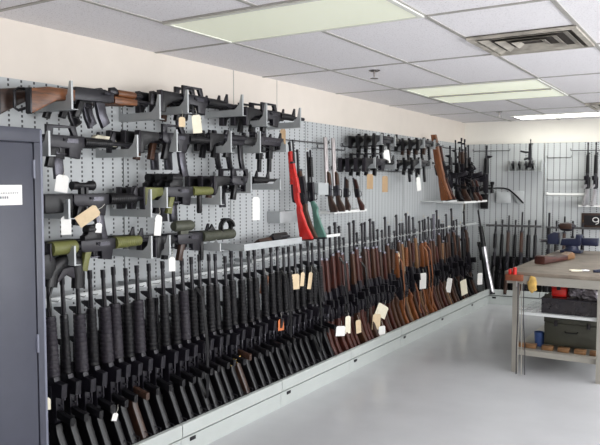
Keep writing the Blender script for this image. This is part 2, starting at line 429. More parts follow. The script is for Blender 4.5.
def k_carbine(furn='poly', body='receiver', hg_mat='poly', mag=None, top='carry', L=.76, stock='slim', vgrip=False, grip=None, hg_r=.027):
    P = []
    if stock == 'slim':
        b = prof(B(), [(0, .026), (0, -.10), (.028, -.10), (.04, -.06), (.10, -.03), (.15, -.024), (.15, .024)], .04, bev=.008)
    elif stock == 'block':
        b = prof(B(), [(0, .028), (0, -.06), (.02, -.066), (.17, -.062), (.17, .03)], .05, bev=.01)
    else:
        b = lathe(B(), [(.0, .02), (.004, .036), (.15, .036), (.155, .02)])
        q = [(-.02+.05*math.cos(a*PI/8), -.085+.065*math.sin(a*PI/8)) for a in range(16)]
        P.append(('butt_paddle', mesh('butt_paddle', prof(B(), q, .03, bev=.008), M['poly']), None))
    P.append(('stock', mesh('stock', b, M[furn]), None))
    P.append(('butt_pad', mesh('butt_pad', box(B(), -.012, .001, -.019, .019, -.10 if stock == 'slim' else -.06, .028, .003), M['poly_grey']), 'stock'))
    s = .18
    P.append(('buffer_tube', mesh('buffer_tube', lathe(B(), [(.12, .014), (s, .014)], seg=10), M[body]), None))
    ar_common(P, s, s+.235+.19, mag, hg_r, grip or furn, body, hg_mat)
    if top == 'carry': carry(P, s, body)
    elif top == 'scope': optic(P, s+.0, s+.14, .072, .021)
    elif top == 'dot':
        b = prof(B(), [(s+.02, .026), (s+.14, .026), (s+.14, .05), (s+.115, .1), (s+.06, .105), (s+.04, .06), (s+.02, .05)], .045, bev=.008)
        lathe(b, [(s+.045, .026), (s+.13, .026)], z=.082)
        P.append(('sight', mesh('sight', b, M['poly']), None))
    elif top == 'tube':
        b = lathe(B(), [(s-.02, .026), (s+.0, .034), (s+.13, .034), (s+.15, .026)], z=.078); box(b, s+.03, s+.1, -.014, .014, .026, .06)
        P.append(('scope', mesh('scope', b, M['olive_dark']), None))
    fsight(P, s+.235+.21, body); barrel(P, s+.235+.18, L)
    if vgrip:
        P.append(('foregrip', mesh('foregrip', lathe(B(), [(-.14, .014), (-.13, .018), (-.03, .016), (-.025, .02)], z=s+.31, axis='z'), M['poly']), None))
    return P
def k_ak(w='wood_orange', folding=False, mag='steel_blue'):
    P = []
    if folding:
        b = wire(B(), [(.25, 0, .0), (.02, 0, -.005), (.0, 0, -.02), (.0, 0, -.10), (.02, 0, -.11), (.24, 0, -.03)], .008)
        P.append(('folding_stock', mesh('folding_stock', b, M['gunmetal']), None))
    else:
        b = prof(B(), [(0, -.01), (0, -.125), (.012, -.128), (.15, -.055), (.26, -.045), (.26, .01), (.1, .008)], .042, bev=.009)
        P.append(('stock', mesh('stock', b, M[w]), None))
        P.append(('butt_plate', mesh('butt_plate', prof(B(), [(-.006, -.008), (-.006, -.128), (.004, -.132), (.004, -.006)], .04, bev=.003), M['gunmetal']), 'stock'))
    b = prof(B(), [(.25, .0), (.27, .028), (.46, .034), (.52, .022), (.52, -.03), (.25, -.04)], .036, bev=.006)
    P.append(('receiver', mesh('receiver', b, M['receiver']), None))
    P.append(('charging_handle', mesh('charging_handle', lathe(B(), [(.44, .005), (.475, .006)], z=.012, y=-.03, seg=8), M['steel_blue']), 'receiver'))
    P.append(('rear_sight', mesh('rear_sight', prof(B(), [(.50, .02), (.56, .02), (.56, .04), (.53, .056), (.50, .05)], .022, bev=.003), M['gunmetal']), None))
    b = prof(B(), [(.29, -.038), (.33, -.038), (.305, -.095), (.29, -.13), (.255, -.125), (.275, -.075)], .03, bev=.008)
    P.append(('pistol_grip', mesh('pistol_grip', b, M['poly']), None))
    P.append(('trigger_guard', mesh('trigger_guard', trigger_guard(.33, .395, -.036, -.07), M['gunmetal']), None))
    b = prof(B(), [(.40, -.036), (.46, -.036), (.47, -.09), (.495, -.14), (.447, -.17), (.42, -.115)], .024, bev=.003)
    P.append(('magazine', mesh('magazine', b, M[mag]), None))
    b = prof(B(), [(.52, .008), (.52, -.034), (.56, -.038), (.69, -.03), (.69, .004)], .046, bev=.012)
    P.append(('handguard', mesh('handguard', b, M[w]), None))
    P.append(('upper_handguard', mesh('upper_handguard', lathe(B(), [(.555, .017), (.565, .02), (.675, .02), (.685, .017)], z=.026), M[w]), None))
    P.append(('gas_tube', mesh('gas_tube', lathe(B(), [(.68, .012), (.74, .012)], z=.026, seg=10), M['gunmetal']), None))
    barrel(P, .68, .88, .008, True, z=-.004)
    P.append(('front_sight', mesh('front_sight', prof(B(), [(.80, -.01), (.83, -.01), (.83, .05), (.805, .055)], .018, bev=.003), M['gunmetal']), None))
    return P
def k_wood(w='wood_red', L=1.12, fore=.84, m='gunmetal', scope=False, mag=True, sl=False, guard=True, pad='gunmetal', bolt=True, full=False):
    P = []
    b = prof(B(), [(0, -.03), (0, -.155), (.012, -.158), (.13, -.105), (.26, -.068), (.30, -.07), (.34, -.052), (.50, -.045), (.52, -.02), (.52, .0), (.37, .0), (.31, -.022), (.27, -.016), (.12, -.022)], .042, bev=.011)
    P.append(('stock', mesh('stock', b, M[w]), None))
    P.append(('butt_plate', mesh('butt_plate', prof(B(), [(-.01, -.028), (-.01, -.155), (.002, -.16), (.002, -.026)], .04, bev=.003), M[pad]), 'stock'))
    b = prof(B(), [(.545, -.004), (.545, -.046), (fore-.06, -.032), (fore, -.026), (fore, .004)], .044, bev=.013)
    P.append(('forestock', mesh('forestock', b, M[w]), None))
    if guard: P.append(('upper_handguard', mesh('upper_handguard', lathe(B(), [(.56, .016), (.57, .02), (fore-.05, .018), (fore-.04, .014)], z=.008), M[w]), None))
    P.append(('receiver', mesh('receiver', prof(B(), [(.30, -.03), (.31, -.066), (.36, -.074), (.50, -.06), (.56, -.05), (.56, .02), (.40, .026), (.34, .02)], .047, bev=.007), M['receiver']), None))
    if bolt: P.append(('bolt_handle', mesh('bolt_handle', wire(B(), [(.42, -.012, .012), (.42, -.045, .004), (.415, -.055, -.01)], .006), M['steel_blue']), 'receiver'))
    P.append(('trigger_guard', mesh('trigger_guard', trigger_guard(.335, .42, -.068, -.10), M['gunmetal']), None))
    if mag: P.append(('magazine', mesh('magazine', prof(B(), [(.425, -.05), (.49, -.05), (.495, -.125), (.43, -.13)], .024, bev=.003), M['gunmetal']), None))
    barrel(P, .5, L, .0115, False, m, z=.006)
    P.append(('front_sight', mesh('front_sight', prof(B(), [(L-.075, .01), (L-.05, .01), (L-.055, .024), (L-.065, .026)], .008, bev=.001), M['gunmetal']), None))
    P.append(('barrel_band', mesh('barrel_band', lathe(B(), [(fore-.012, .028), (fore+.006, .026)], z=-.008), M['steel_blue']), 'forestock'))
    if scope: optic(P, .33, .58, .06, .016)
    if sl: sling(P, .1, fore-.05, .05, sl if isinstance(sl, str) else 'leather', .03)
    return P
def k_shotgun(w='wood_brown', L=1.08, m='gunmetal', fm=None, double=False):
    P = []
    b = prof(B(), [(0, -.035), (0, -.155), (.012, -.16), (.14, -.11), (.25, -.075), (.29, -.085), (.33, -.06), (.36, -.04), (.36, .0), (.27, -.022)], .04, bev=.011)
    P.append(('stock', mesh('stock', b, M[w]), None))
    P.append(('butt_pad', mesh('butt_pad', prof(B(), [(-.018, -.034), (-.018, -.158), (.001, -.162), (.001, -.032)], .038, bev=.005), M['poly_grey']), 'stock'))
    P.append(('receiver', mesh('receiver', prof(B(), [(.35, .0), (.37, .024), (.55, .024), (.55, -.045), (.37, -.045)], .04, bev=.008), M['receiver']), None))
    P.append(('trigger_guard', mesh('trigger_guard', trigger_guard(.37, .44, -.043, -.076), M['gunmetal']), None))
    if double:
        for k, y in enumerate((-.011, .011)): P.append(('barrel', mesh('barrel', lathe(B(), [(.54, .013), (L, .0105), (L, .008)], z=.006, y=y, seg=12), M[m]), None))
        b = prof(B(), [(.55, -.006), (.55, -.045), (.72, -.028), (.74, -.006)], .04, bev=.01)
        P.append(('forend', mesh('forend', b, M[fm or w]), None))
    else:
        barrel(P, .54, L, .0125, False, m, z=.01)
        P.append(('magazine_tube', mesh('magazine_tube', lathe(B(), [(.54, .011), (.86, .011), (.87, .008)], z=-.022, seg=10), M[m]), None))
        P.append(('forend', mesh('forend', lathe(B(), ribbed(.60, .80, .023, .023, 10), z=-.022), M[fm or w]), None))
        P.append(('bead_sight', mesh('bead_sight', lathe(B(), [(L-.02, .003), (L-.012, .003)], z=.022, seg=6), M['brass']), 'barrel'))
    return P
def k_smg(L=.62, w='poly', grip='poly'):
    P = []
    b = prof(B(), [(0, .02), (0, -.095), (.018, -.098), (.05, -.05), (.15, -.022), (.15, .022)], .036, bev=.008)
    P.append(('stock', mesh('stock', b, M[w]), None))
    b = lathe(B(), [(.14, .02), (.15, .024), (.40, .024), (.41, .018)]); prof(b, [(.16, -.015), (.36, -.015), (.36, -.045), (.16, -.045)], .034, bev=.005)
    P.append(('receiver', mesh('receiver', b, M['receiver']), None))
    P.append(('pistol_grip', mesh('pistol_grip', prof(B(), [(.18, -.044), (.225, -.044), (.205, -.135), (.16, -.13)], .03, bev=.008), M[grip]), None))
    P.append(('trigger_guard', mesh('trigger_guard', trigger_guard(.222, .285, -.043, -.07), M['gunmetal']), None))
    P.append(('magazine', mesh('magazine', prof(B(), [(.315, -.04), (.355, -.04), (.365, -.13), (.385, -.205), (.345, -.21), (.325, -.135)], .02, bev=.003), M['gunmetal']), None))
    P.append(('handguard', mesh('handguard', prof(B(), [(.36, .02), (.36, -.035), (.40, -.042), (.53, -.036), (.53, .018)], .046, bev=.012), M[w]), None))
    P.append(('rear_sight', mesh('rear_sight', prof(B(), [(.17, .02), (.21, .02), (.205, .05), (.175, .05)], .024, bev=.004), M['gunmetal']), None))
    P.append(('front_sight', mesh('front_sight', prof(B(), [(.50, .016), (.53, .016), (.53, .055), (.505, .055)], .022, bev=.005), M['gunmetal']), None))
    barrel(P, .52, L, .008, True)
    return P
def k_uzi():
    P = []
    P.append(('receiver', mesh('receiver', prof(B(), [(0, .03), (.29, .03), (.29, -.02), (.24, -.03), (0, -.03)], .05, bev=.006), M['poly_grey']), None))
    P.append(('receiver_rib', mesh('receiver_rib', box(B(), .04, .25, -.028, -.025, -.002, .008), M['steel_blue']), 'receiver'))
    P.append(('pistol_grip', mesh('pistol_grip', prof(B(), [(.11, -.03), (.165, -.03), (.155, -.125), (.105, -.125)], .036, bev=.006), M['poly']), None))
    P.append(('magazine', mesh('magazine', prof(B(), [(.118, -.125), (.15, -.125), (.147, -.22), (.114, -.22)], .022, bev=.002), M['gunmetal']), 'pistol_grip'))
    P.append(('trigger_guard', mesh('trigger_guard', trigger_guard(.165, .225, -.03, -.062), M['gunmetal']), None))
    P.append(('handguard', mesh('handguard', prof(B(), [(.225, -.022), (.30, -.02), (.295, -.056), (.23, -.056)], .04, bev=.008), M['poly']), None))
    P.append(('folding_stock', mesh('folding_stock', wire(B(), [(.02, -.02, -.034), (.14, -.02, -.06), (.02, -.02, -.085), (-.01, -.02, -.04)], .006), M['gunmetal']), None))
    barrel(P, .28, .36, .009, False); fsight(P, .28, 'receiver')
    P.append(('rear_sight', mesh('rear_sight', prof(B(), [(.03, .028), (.06, .028), (.055, .05), (.035, .05)], .03, bev=.003), M['gunmetal']), None))
    return P
def k_shroud():
    """rifle with a long ribbed barrel shroud and fat olive scope"""
    P = k_carbine(furn='poly', body='receiver', top='tube', L=.8, stock='slim', grip='wood_dark')
    P = [q for q in P if q[0] not in ('handguard', 'front_sight', 'barrel', 'flash_hider')]
    P.append(('barrel_shroud', mesh('barrel_shroud', lathe(B(), ribbed(.415, .74, .036, .034, 24), seg=18), M['olive_dark']), None))
    P.append(('front_sight', mesh('front_sight', prof(B(), [(.46, .03), (.56, .03), (.54, .05), (.52, .075), (.50, .05)], .016, bev=.003), M['poly']), None))
    b = wire(B(), [(.66+.06*math.cos(t*.5), -.03+.0015*t, .05+.05*math.sin(t*.5)) for t in range(30)], .010)
    P.append(('sling_coil', mesh('sling_coil', b, M['poly']), None))
    P.append(('foregrip', mesh('foregrip', box(B(), .40, .425, -.014, .014, -.15, -.03, .005), M['poly']), None))
    return P
def k_sawed(w='wood_dark'):
    P = []
    P.append(('stock', mesh('stock', prof(B(), [(0, -.01), (0, -.06), (.05, -.07), (.13, -.03), (.16, -.03), (.16, .0), (.1, .0)], .036, bev=.01), M[w]), None))
    P.append(('receiver', mesh('receiver', prof(B(), [(.15, .018), (.25, .018), (.25, -.035), (.15, -.035)], .036, bev=.006), M['receiver']), None))
    P.append(('forend', mesh('forend', prof(B(), [(.25, -.005), (.25, -.04), (.34, -.03), (.36, -.005)], .036, bev=.008), M[w]), None))
    barrel(P, .25, .42, .011, False, 'steel_blue', z=.006)
    P.append(('trigger_guard', mesh('trigger_guard', trigger_guard(.16, .22, -.033, -.06), M['gunmetal']), None))
    return P
def k_pistol():
    P = []
    P.append(('slide', mesh('slide', prof(B(), [(0, .0), (.005, .028), (.19, .028), (.19, .0)], .026, bev=.004), M['gunmetal']), None))
    P.append(('pistol_grip', mesh('pistol_grip', prof(B(), [(.005, .0), (.06, .0), (.04, -.10), (-.015, -.10)], .028, bev=.007), M['poly']), None))
    P.append(('frame', mesh('frame', prof(B(), [(.05, .0), (.17, .0), (.17, -.014), (.05, -.016)], .022, bev=.003), M['receiver']), None))
    P.append(('trigger_guard', mesh('trigger_guard', trigger_guard(.058, .11, -.014, -.042), M['gunmetal']), None))
    return P
def k_barrels(w='wood_dark'):
    P = []
    P.append(('stock', mesh('stock', prof(B(), [(0, -.02), (0, -.085), (.03, -.09), (.11, -.045), (.15, -.04), (.15, .0), (.06, -.005)], .036, bev=.01), M[w]), None))
    P.append(('receiver', mesh('receiver', prof(B(), [(.14, .02), (.24, .02), (.24, -.035), (.14, -.035)], .036, bev=.006), M['steel_blue']), None))
    P.append(('trigger_guard', mesh('trigger_guard', trigger_guard(.13, .20, -.033, -.06), M['gunmetal']), None))
    P.append(('forend', mesh('forend', prof(B(), [(.24, -.006), (.24, -.036), (.34, -.028), (.36, -.006)], .036, bev=.008), M['wood_brown']), None))
    for y in (-.013, .013): P.append(('barrel', mesh('barrel', lathe(B(), [(.23, .014), (.66, .012), (.66, .008)], y=y, z=.008, seg=12), M['barrel_pale']), None))
    return P
def k_amber():
    P = []
    b = prof(B(), [(0, .035), (0, -.10), (.012, -.105), (.15, -.075), (.27, -.055), (.33, -.06), (.40, -.05), (.60, -.045), (.85, -.036), (.86, .03), (.45, .04), (.30, .022), (.22, .03)], .075, bev=.018)
    P.append(('stock', mesh('stock', b, M['wood_orange']), None))
    P.append(('butt_plate', mesh('butt_plate', prof(B(), [(-.01, .035), (-.01, -.10), (.002, -.105), (.002, .035)], .072, bev=.003), M['wood_dark']), 'stock'))
    P.append(('receiver', mesh('receiver', prof(B(), [(.32, .02), (.34, .052), (.46, .054), (.48, .036)], .036, bev=.006), M['receiver']), None))
    P.append(('trigger_guard', mesh('trigger_guard', trigger_guard(.22, .31, -.058, -.095), M['gunmetal']), None))
    P.append(('barrel_band', mesh('barrel_band', box(B(), .70, .72, -.0385, .0385, -.044, .037, .002), M['steel_blue']), 'stock'))
    barrel(P, .85, .90, .011, False, z=-.002)
    return P
def k_red():
    P = [q if q[0] != 'receiver' else ('receiver', mesh('receiver', prof(B(), [(.33, -.012), (.34, .018), (.40, .024), (.56, .02), (.56, -.01)], .034, bev=.007), M['receiver']), None) for q in k_wood('red', L=.93, fore=.70, mag=False, guard=False, pad='poly', bolt=False)]
    P.append(('stock_bed', mesh('stock_bed', prof(B(), [(.42, -.008), (.42, -.062), (.56, -.05), (.56, -.008)], .046, bev=.012), M['red']), 'stock'))
    P.append(('barrel_jacket', mesh('barrel_jacket', lathe(B(), ribbed(.50, .80, .027, .024, 8), z=.006), M['red']), None))
    P.append(('magazine_tube', mesh('magazine_tube', lathe(B(), [(.69, .009), (.90, .009)], z=-.03, seg=10), M['gunmetal']), None))
    return P
def k_silver_lean():
    P = []
    P.append(('body', mesh('body', prof(B(), [(0, .03), (0, -.07), (.02, -.075), (.30, -.045), (.62, -.04), (.62, .02)], .05, bev=.012), M['silver']), None))
    P.append(('butt_pad', mesh('butt_pad', box(B(), -.02, .001, -.022, .022, -.07, .028, .004), M['poly']), 'body'))
    P.append(('side_rail', mesh('side_rail', prof(B(), [(.03, .03), (.66, .02), (.66, .055), (.03, .075)], .055, bev=.01), M['poly']), None))
    P.append(('handguard', mesh('handguard', lathe(B(), ribbed(.62, .90, .034, .030, 8)), M['poly']), None))
    P.append(('trigger_guard', mesh('trigger_guard', trigger_guard(.30, .40, -.043, -.08), M['gunmetal']), None))
    barrel(P, .88, 1.12, .012, True); optic(P, .45, .70, .09, .022)
    return P
KINDS = {
 'barrels': k_barrels, 'amber': k_amber, 'red': k_red, 'silver_lean': k_silver_lean, 'm16_silver': lambda: k_m16(furn='silver', body='receiver'),
 'm16': lambda: k_m16(), 'm16_grey': lambda: k_m16(hg_mat='poly_grey', hg_r=.036), 'm16_sling': lambda: k_m16(slung=True),
 'm16_slim': lambda: k_m16(hg_r=.025, body='gunmetal'), 'm16_scope': lambda: k_m16(optic_=True), 'm16_brown': lambda: k_m16(furn='wood_dark', hg_mat='poly'),
 'carb_rack': lambda: k_carbine(top='none'),
 'carb': lambda: k_carbine(), 'carb_mag': lambda: k_carbine(mag='straight'), 'carb_cmag': lambda: k_carbine(mag='curved'),
 'carb_woodgrip': lambda: k_carbine(mag='straight', grip='wood_brown', top='none'),
 'carb_flat': lambda: k_carbine(top='none', mag='straight'),
 'carb_scope': lambda: k_carbine(top='scope', stock='block', mag='curved', hg_r=.033),
 'carb_block': lambda: k_carbine(top='none', stock='block', hg_r=.03),
 'carb_olive': lambda: k_carbine(furn='olive', hg_mat='olive', top='dot', stock='slim', vgrip=True, L=.72, hg_r=.03),
 'carb_olive_tube': lambda: k_carbine(furn='olive', hg_mat='olive', top='dot', stock='tube', mag=None, grip='olive', hg_r=.034),
 'carb_dot': lambda: k_carbine(top='dot', mag='straight'),
 'shroud': k_shroud,
 'ak': lambda: k_ak('wood_ak'), 'ak_fold': lambda: k_ak('wood_brown', True), 'ak_dark': lambda: k_ak('wood_dark', mag='gunmetal'),
 'wood_red': lambda: k_wood('wood_red'), 'wood_red2': lambda: k_wood('wood_red', mag=False, sl='poly'), 'wood_brown': lambda: k_wood('wood_brown', guard=False, L=1.15),
 'wood_brown_scope': lambda: k_wood('wood_brown', scope=True, mag=False, guard=False, L=1.14), 'wood_dark': lambda: k_wood('wood_dark', L=1.1),
 'wood_orange': lambda: k_wood('wood_orange', mag=False, L=1.12, sl=True), 'wood_light': lambda: k_wood('wood_light', mag=False, guard=False, L=1.16, fore=.9),
 'carbine_orange': lambda: k_wood('wood_orange', L=.885, fore=.85, mag=False),
 'carbine_red_wood': lambda: k_wood('wood_red', L=.86, fore=.78, mag=True),
 'teal': lambda: k_shotgun('teal', L=.90, double=False, fm='poly'),
 'brown_short': lambda: k_wood('wood_brown', L=.85, fore=.62, mag=False, guard=False),
 'shotgun': lambda: k_shotgun('wood_brown'), 'shotgun_red': lambda: k_shotgun('wood_red', L=1.12), 'shotgun_black': lambda: k_shotgun('poly', L=1.02),
 'shotgun_orange': lambda: k_shotgun('wood_orange', L=1.1), 'shotgun_light': lambda: k_shotgun('wood_light', L=1.14),
 'shotgun_silver': lambda: k_shotgun('wood_dark', L=.80, m='silver', double=True), 'shotgun_double': lambda: k_shotgun('wood_red', L=1.1, double=True, m='steel_blue'),
 'silver_stock': lambda: k_shotgun('silver', L=1.12, fm='poly'),
 'smg': lambda: k_smg(), 'smg_wood': lambda: k_smg(grip='wood_dark'), 'uzi': k_uzi, 'sawed': k_sawed, 'sawed_red': lambda: k_sawed('wood_red'), 'pistol': k_pistol,
}
def gun(kind, mtx, label, group=None, name=None, cat=None, scale=1.0):
    if kind not in PROTO: PROTO[kind] = KINDS[kind]()
    nm = name or ('shotgun' if kind.startswith('shotgun') or kind == 'silver_stock' else 'submachine_gun' if kind in ('smg', 'smg_wood', 'uzi') else 'pistol' if kind in ('pistol', 'sawed', 'sawed_red') else 'rifle')
    t = thing(nm, label, cat or nm.replace('submachine_gun', 'gun'), mtx @ Matrix.Scale(scale, 4) if scale != 1 else mtx, group)
    D = {}
    for (n, me, par) in PROTO[kind]:
        D[n] = part(n, me, D[par] if par else t)
    return t

# ------------------------------------------------------------------ standing guns: butt down, underside outward, muzzle leaning to the wall
def stand(W, kind, u, label, group, butt=.31, top=.09, z=.126, du=0.0, L=1.0, flip=1, scale=1.0, name=None, cat=None):
    """butt/top = distance of butt and muzzle from the panel"""
    h = math.sqrt(max(.01, L*L-(butt-top)**2-du*du))
    exl = Vector((du, butt-top, h)).normalized()
    ezl = Vector((0, 1.0*flip, -.2*flip))
    m3 = W.to_3x3()
    base = W @ Vector((u-du, -butt, z))
    return gun(kind, frame(base, m3 @ exl, m3 @ ezl), label, group, scale=scale, name=name, cat=cat)

DESC = {'m16': 'black rifle with ribbed handguard', 'm16_grey': 'black rifle with thick grey handguard', 'm16_sling': 'black rifle with hanging sling',
 'm16_slim': 'slim black rifle', 'm16_scope': 'black rifle with scope', 'm16_brown': 'black rifle with dark brown stock',
 'wood_red': 'red-brown wooden rifle', 'wood_red2': 'red-brown wooden rifle with black sling', 'wood_brown': 'walnut-stocked bolt rifle', 'wood_brown_scope': 'walnut rifle with scope',
 'wood_dark': 'dark walnut rifle', 'wood_orange': 'amber wooden rifle with leather sling', 'wood_light': 'honey-coloured wooden rifle', 'shotgun': 'walnut pump shotgun',
 'shotgun_red': 'red-brown pump shotgun', 'shotgun_black': 'black pump shotgun', 'shotgun_orange': 'amber pump shotgun', 'shotgun_light': 'honey-coloured pump shotgun',
 'shotgun_double': 'double-barrel red-brown shotgun', 'ak_dark': 'black rifle with dark wood furniture'}
LEN = {'wood': 1.13, 'shot': 1.1, 'm16_': 1.0, 'm16': 1.0, 'ak_d': .9}
BAYS = [
 ['m16_grey', 'm16_slim', 'm16_grey', 'm16', 'm16_grey', 'm16_grey', 'm16_brown', 'm16_grey', 'm16'],
 ['m16', 'm16_scope', 'm16_grey', 'm16_sling', 'm16', 'm16', 'm16_slim', 'm16', 'm16_brown', 'm16', 'm16_slim', 'm16'],
 ['m16', 'm16', 'm16_sling', 'm16', 'm16', 'm16_slim', 'm16', 'm16_sling', 'm16', 'm16', 'wood_red', 'wood_red'],
 ['wood_red', 'wood_red2', 'wood_red', 'wood_red', 'wood_brown', 'wood_red', 'wood_red2', 'wood_dark', 'wood_red', 'wood_brown', 'wood_red', 'wood_dark'],
 ['wood_red', 'wood_brown', 'shotgun', 'wood_orange', 'wood_brown_scope', 'wood_light', 'shotgun_orange', 'wood_brown', 'shotgun_red', 'wood_light', 'shotgun', 'wood_orange'],
 ['wood_orange', 'shotgun_red', 'wood_brown', 'wood_brown_scope', 'shotgun_double', 'wood_brown', 'shotgun_light', 'wood_dark', 'shotgun', 'wood_dark', 'shotgun_black', 'wood_brown'],
 ['shotgun_black', 'wood_dark', 'm16_slim', 'shotgun_black', 'wood_dark', 'shotgun_black'],
]
for i, bay in enumerate(BAYS):
    u = SEAM[i]+.045 if i else 2.20
    for k, kd in enumerate(bay):
        L = LEN.get(kd[:4], 1.0)
        j = random.uniform(-.006, .006)
        lean = random.uniform(-.01, .01) if i < 3 else random.uniform(-.022, .022); sx = random.uniform(.985, 1.01) if i < 3 else random.uniform(.92, 1.06); bt = (.30 if kd.startswith('m16') else .262)+random.uniform(-.01, .01)
        z0 = .126+random.uniform(0, .02) if i < 3 else .126
        stand(WL, kd, u+j, '%s, %s from cabinet end, %s rack bay' % (DESC[kd], ORD[k], ORD[i]), 'long guns standing in the floor racks',
              butt=bt, top=bt-.04, du=lean, L=L, z=z0, scale=sx)
        if i < 2:
            stand(WL, 'carb_rack', u+.043, 'black carbine in the rear row, %s from cabinet end, %s rack bay' % (ORD[k], ORD[i]), 'carbines in the rear row of the floor racks', butt=.12, top=.09, L=.76)
        u += .0855

# back wall floor rack
for k, (u, kd) in enumerate(((.53, 'shotgun_black'), (.615, 'm16_slim'), (.70, 'wood_dark'), (.785, 'm16_slim'), (.87, 'wood_brown'), (.955, 'm16'), (1.04, 'm16_slim'))):
    stand(WB, kd, u, '%s, %s from the corner in the back wall floor rack' % (DESC[kd], ORD[k]), 'long guns on the back wall', butt=.29, top=.09, L=LEN.get(kd[:4], 1.0))
stand(WB, 'shotgun_black', 1.21, 'tallest thin black long gun behind the vise', 'long guns on the back wall', butt=.25, top=.12, L=1.1, scale=1.12)
for k, (u, kd) in enumerate(((1.30, 'm16_slim'), (1.40, 'wood_dark'), (1.50, 'm16_slim'), (1.62, 'shotgun_black'))):
    stand(WB, kd, u, '%s, %s past the tallest long gun on the back wall rack' % (DESC[kd], ORD[k]), 'long guns on the back wall', butt=.29, top=.09, L=LEN.get(kd[:4], 1.0))
# silver stocked gun leaning in the corner
gun('silver_lean', frame((.56, 9.0, .14), Vector((.36, 9.10, 1.15))-Vector((.56, 9.0, .14)), (-.8, .6, 0)), 'black long gun with bright silver stock leaning in the corner', 'long guns on the back wall', name='shotgun', cat='shotgun')

# ------------------------------------------------------------------ wall brackets with guns lying along the wall
BR = {}
def bracket(u, z0, h, label, depth=.33):
    key = (round(h, 3), depth)
    if key not in BR:
        pl = prof(B(), [(0, 0), (depth, 0), (depth, h), (depth-.014, h), (depth-.03, .075), (depth-.065, .044), (.03, .042), (.02, .06), (.02, h), (0, h)], .003, bev=0)
        fl = B(); box(fl, 0, depth, .0015, .04, 0, .003); box(fl, depth-.003, depth, .0015, .010, .003, h)
        BR[key] = (mesh('cradle_plate', pl, M['bracket'], 0), mesh('flange', fl, M['bracket'], 0))
    # local x = out from the wall, local y = back along the wall
    m = WL @ T((u, 0, z0)) @ frame((0, 0, 0), (0, -1, 0))
    t = thing('gun_bracket', label, 'bracket', m, 'grey wall brackets')
    part('cradle_plate', BR[key][0], t); part('flange', BR[key][1], t)
def wallgun(kind, u, z, out, label, group='guns lying in the wall brackets', scale=1.0):
    return gun(kind, hang(WL, u, out, z), label, group, scale=scale)
POS = ['front', 'second from the front', 'third from the front', 'rearmost']
def cradle(kinds, u, z, desc, outs=(.27, .19, .115), dus=None, group='guns lying in the wall brackets'):
    for k, (kd, ds) in enumerate(kinds):
        wallgun(kd, u+(dus[k] if dus else 0), z, outs[k], '%s, %s %s' % (ds, ('front one', 'second one from the front', 'third one from the front', 'rearmost one')[k], desc), group)
# top row
bracket(2.30, 1.965, .14, 'grey cradle bracket under the amber rifle stock')
bracket(2.92, 1.965, .14, 'grey cradle bracket under the amber rifle muzzle')
cradle([('ak', 'amber wood rifle with curved magazine'), ('ak_fold', 'folding-stock rifle with curved magazine'), ('ak_dark', 'dark wood rifle with curved magazine')], 2.10, 2.06, 'above the dark cabinet', dus=(0, -.02, -.06))
bracket(3.16, 2.02, .14, 'grey cradle bracket at the stocks, second group along the top row')
bracket(3.71, 2.05, .14, 'grey cradle bracket at the muzzles, second group along the top row')
cradle([('carb', 'black carbine with carry handle'), ('carb', 'black carbine with carry handle'), ('carb_woodgrip', 'black carbine with wooden grip')], 2.99, 2.115, 'in the second top row group', dus=(0, .02, -.02))
bracket(3.99, 2.0, .16, 'grey cradle bracket at the magazines, third group along the top row')
bracket(4.44, 2.02, .15, 'grey cradle bracket at the muzzles, third group along the top row')
cradle([('carb', 'black carbine with carry handle'), ('carb_mag', 'black carbine with magazine'), ('carb_mag', 'black carbine with magazine')], 3.82, 2.095, 'in the third top row group', dus=(0, -.03, -.06))
# second row
bracket(2.16, 1.73, .12, 'grey cradle bracket half hidden by the dark cabinet, second row')
bracket(2.74, 1.745, .12, 'grey cradle bracket under the muzzle beside the sand coloured box')
cradle([('carb', 'black carbine with carry handle'), ('carb_flat', 'black flat-top carbine')], 2.0, 1.81, 'in the second row beside the cabinet', outs=(.27, .15))
bracket(3.06, 1.785, .13, 'grey cradle bracket at the stocks, middle group of the second row')
bracket(3.58, 1.80, .14, 'grey cradle bracket at the muzzles, middle group of the second row')
cradle([('carb_cmag', 'black carbine with long magazine'), ('carb_woodgrip', 'black carbine with wooden grip'), ('carb_woodgrip', 'black carbine with wooden grip')], 2.78, 1.87, 'in the middle second row group', dus=(0.03, 0, -.04))
bracket(3.91, 1.81, .15, 'grey cradle bracket between the two groups of submachine guns')
cradle([('smg', 'black submachine gun'), ('smg', 'black submachine gun'), ('smg', 'black submachine gun')], 3.42, 1.90, 'left of the boxy gun pair'.replace('left of', 'before'), dus=(0, -.03, -.06))
cradle([('uzi', 'boxy short gun with long magazine'), ('uzi', 'boxy short gun with long magazine')], 3.99, 1.90, 'in the second row', outs=(.26, .15), dus=(0, .03))
bracket(4.24, 1.83, .055, 'low grey bracket under the boxy short gun muzzles')
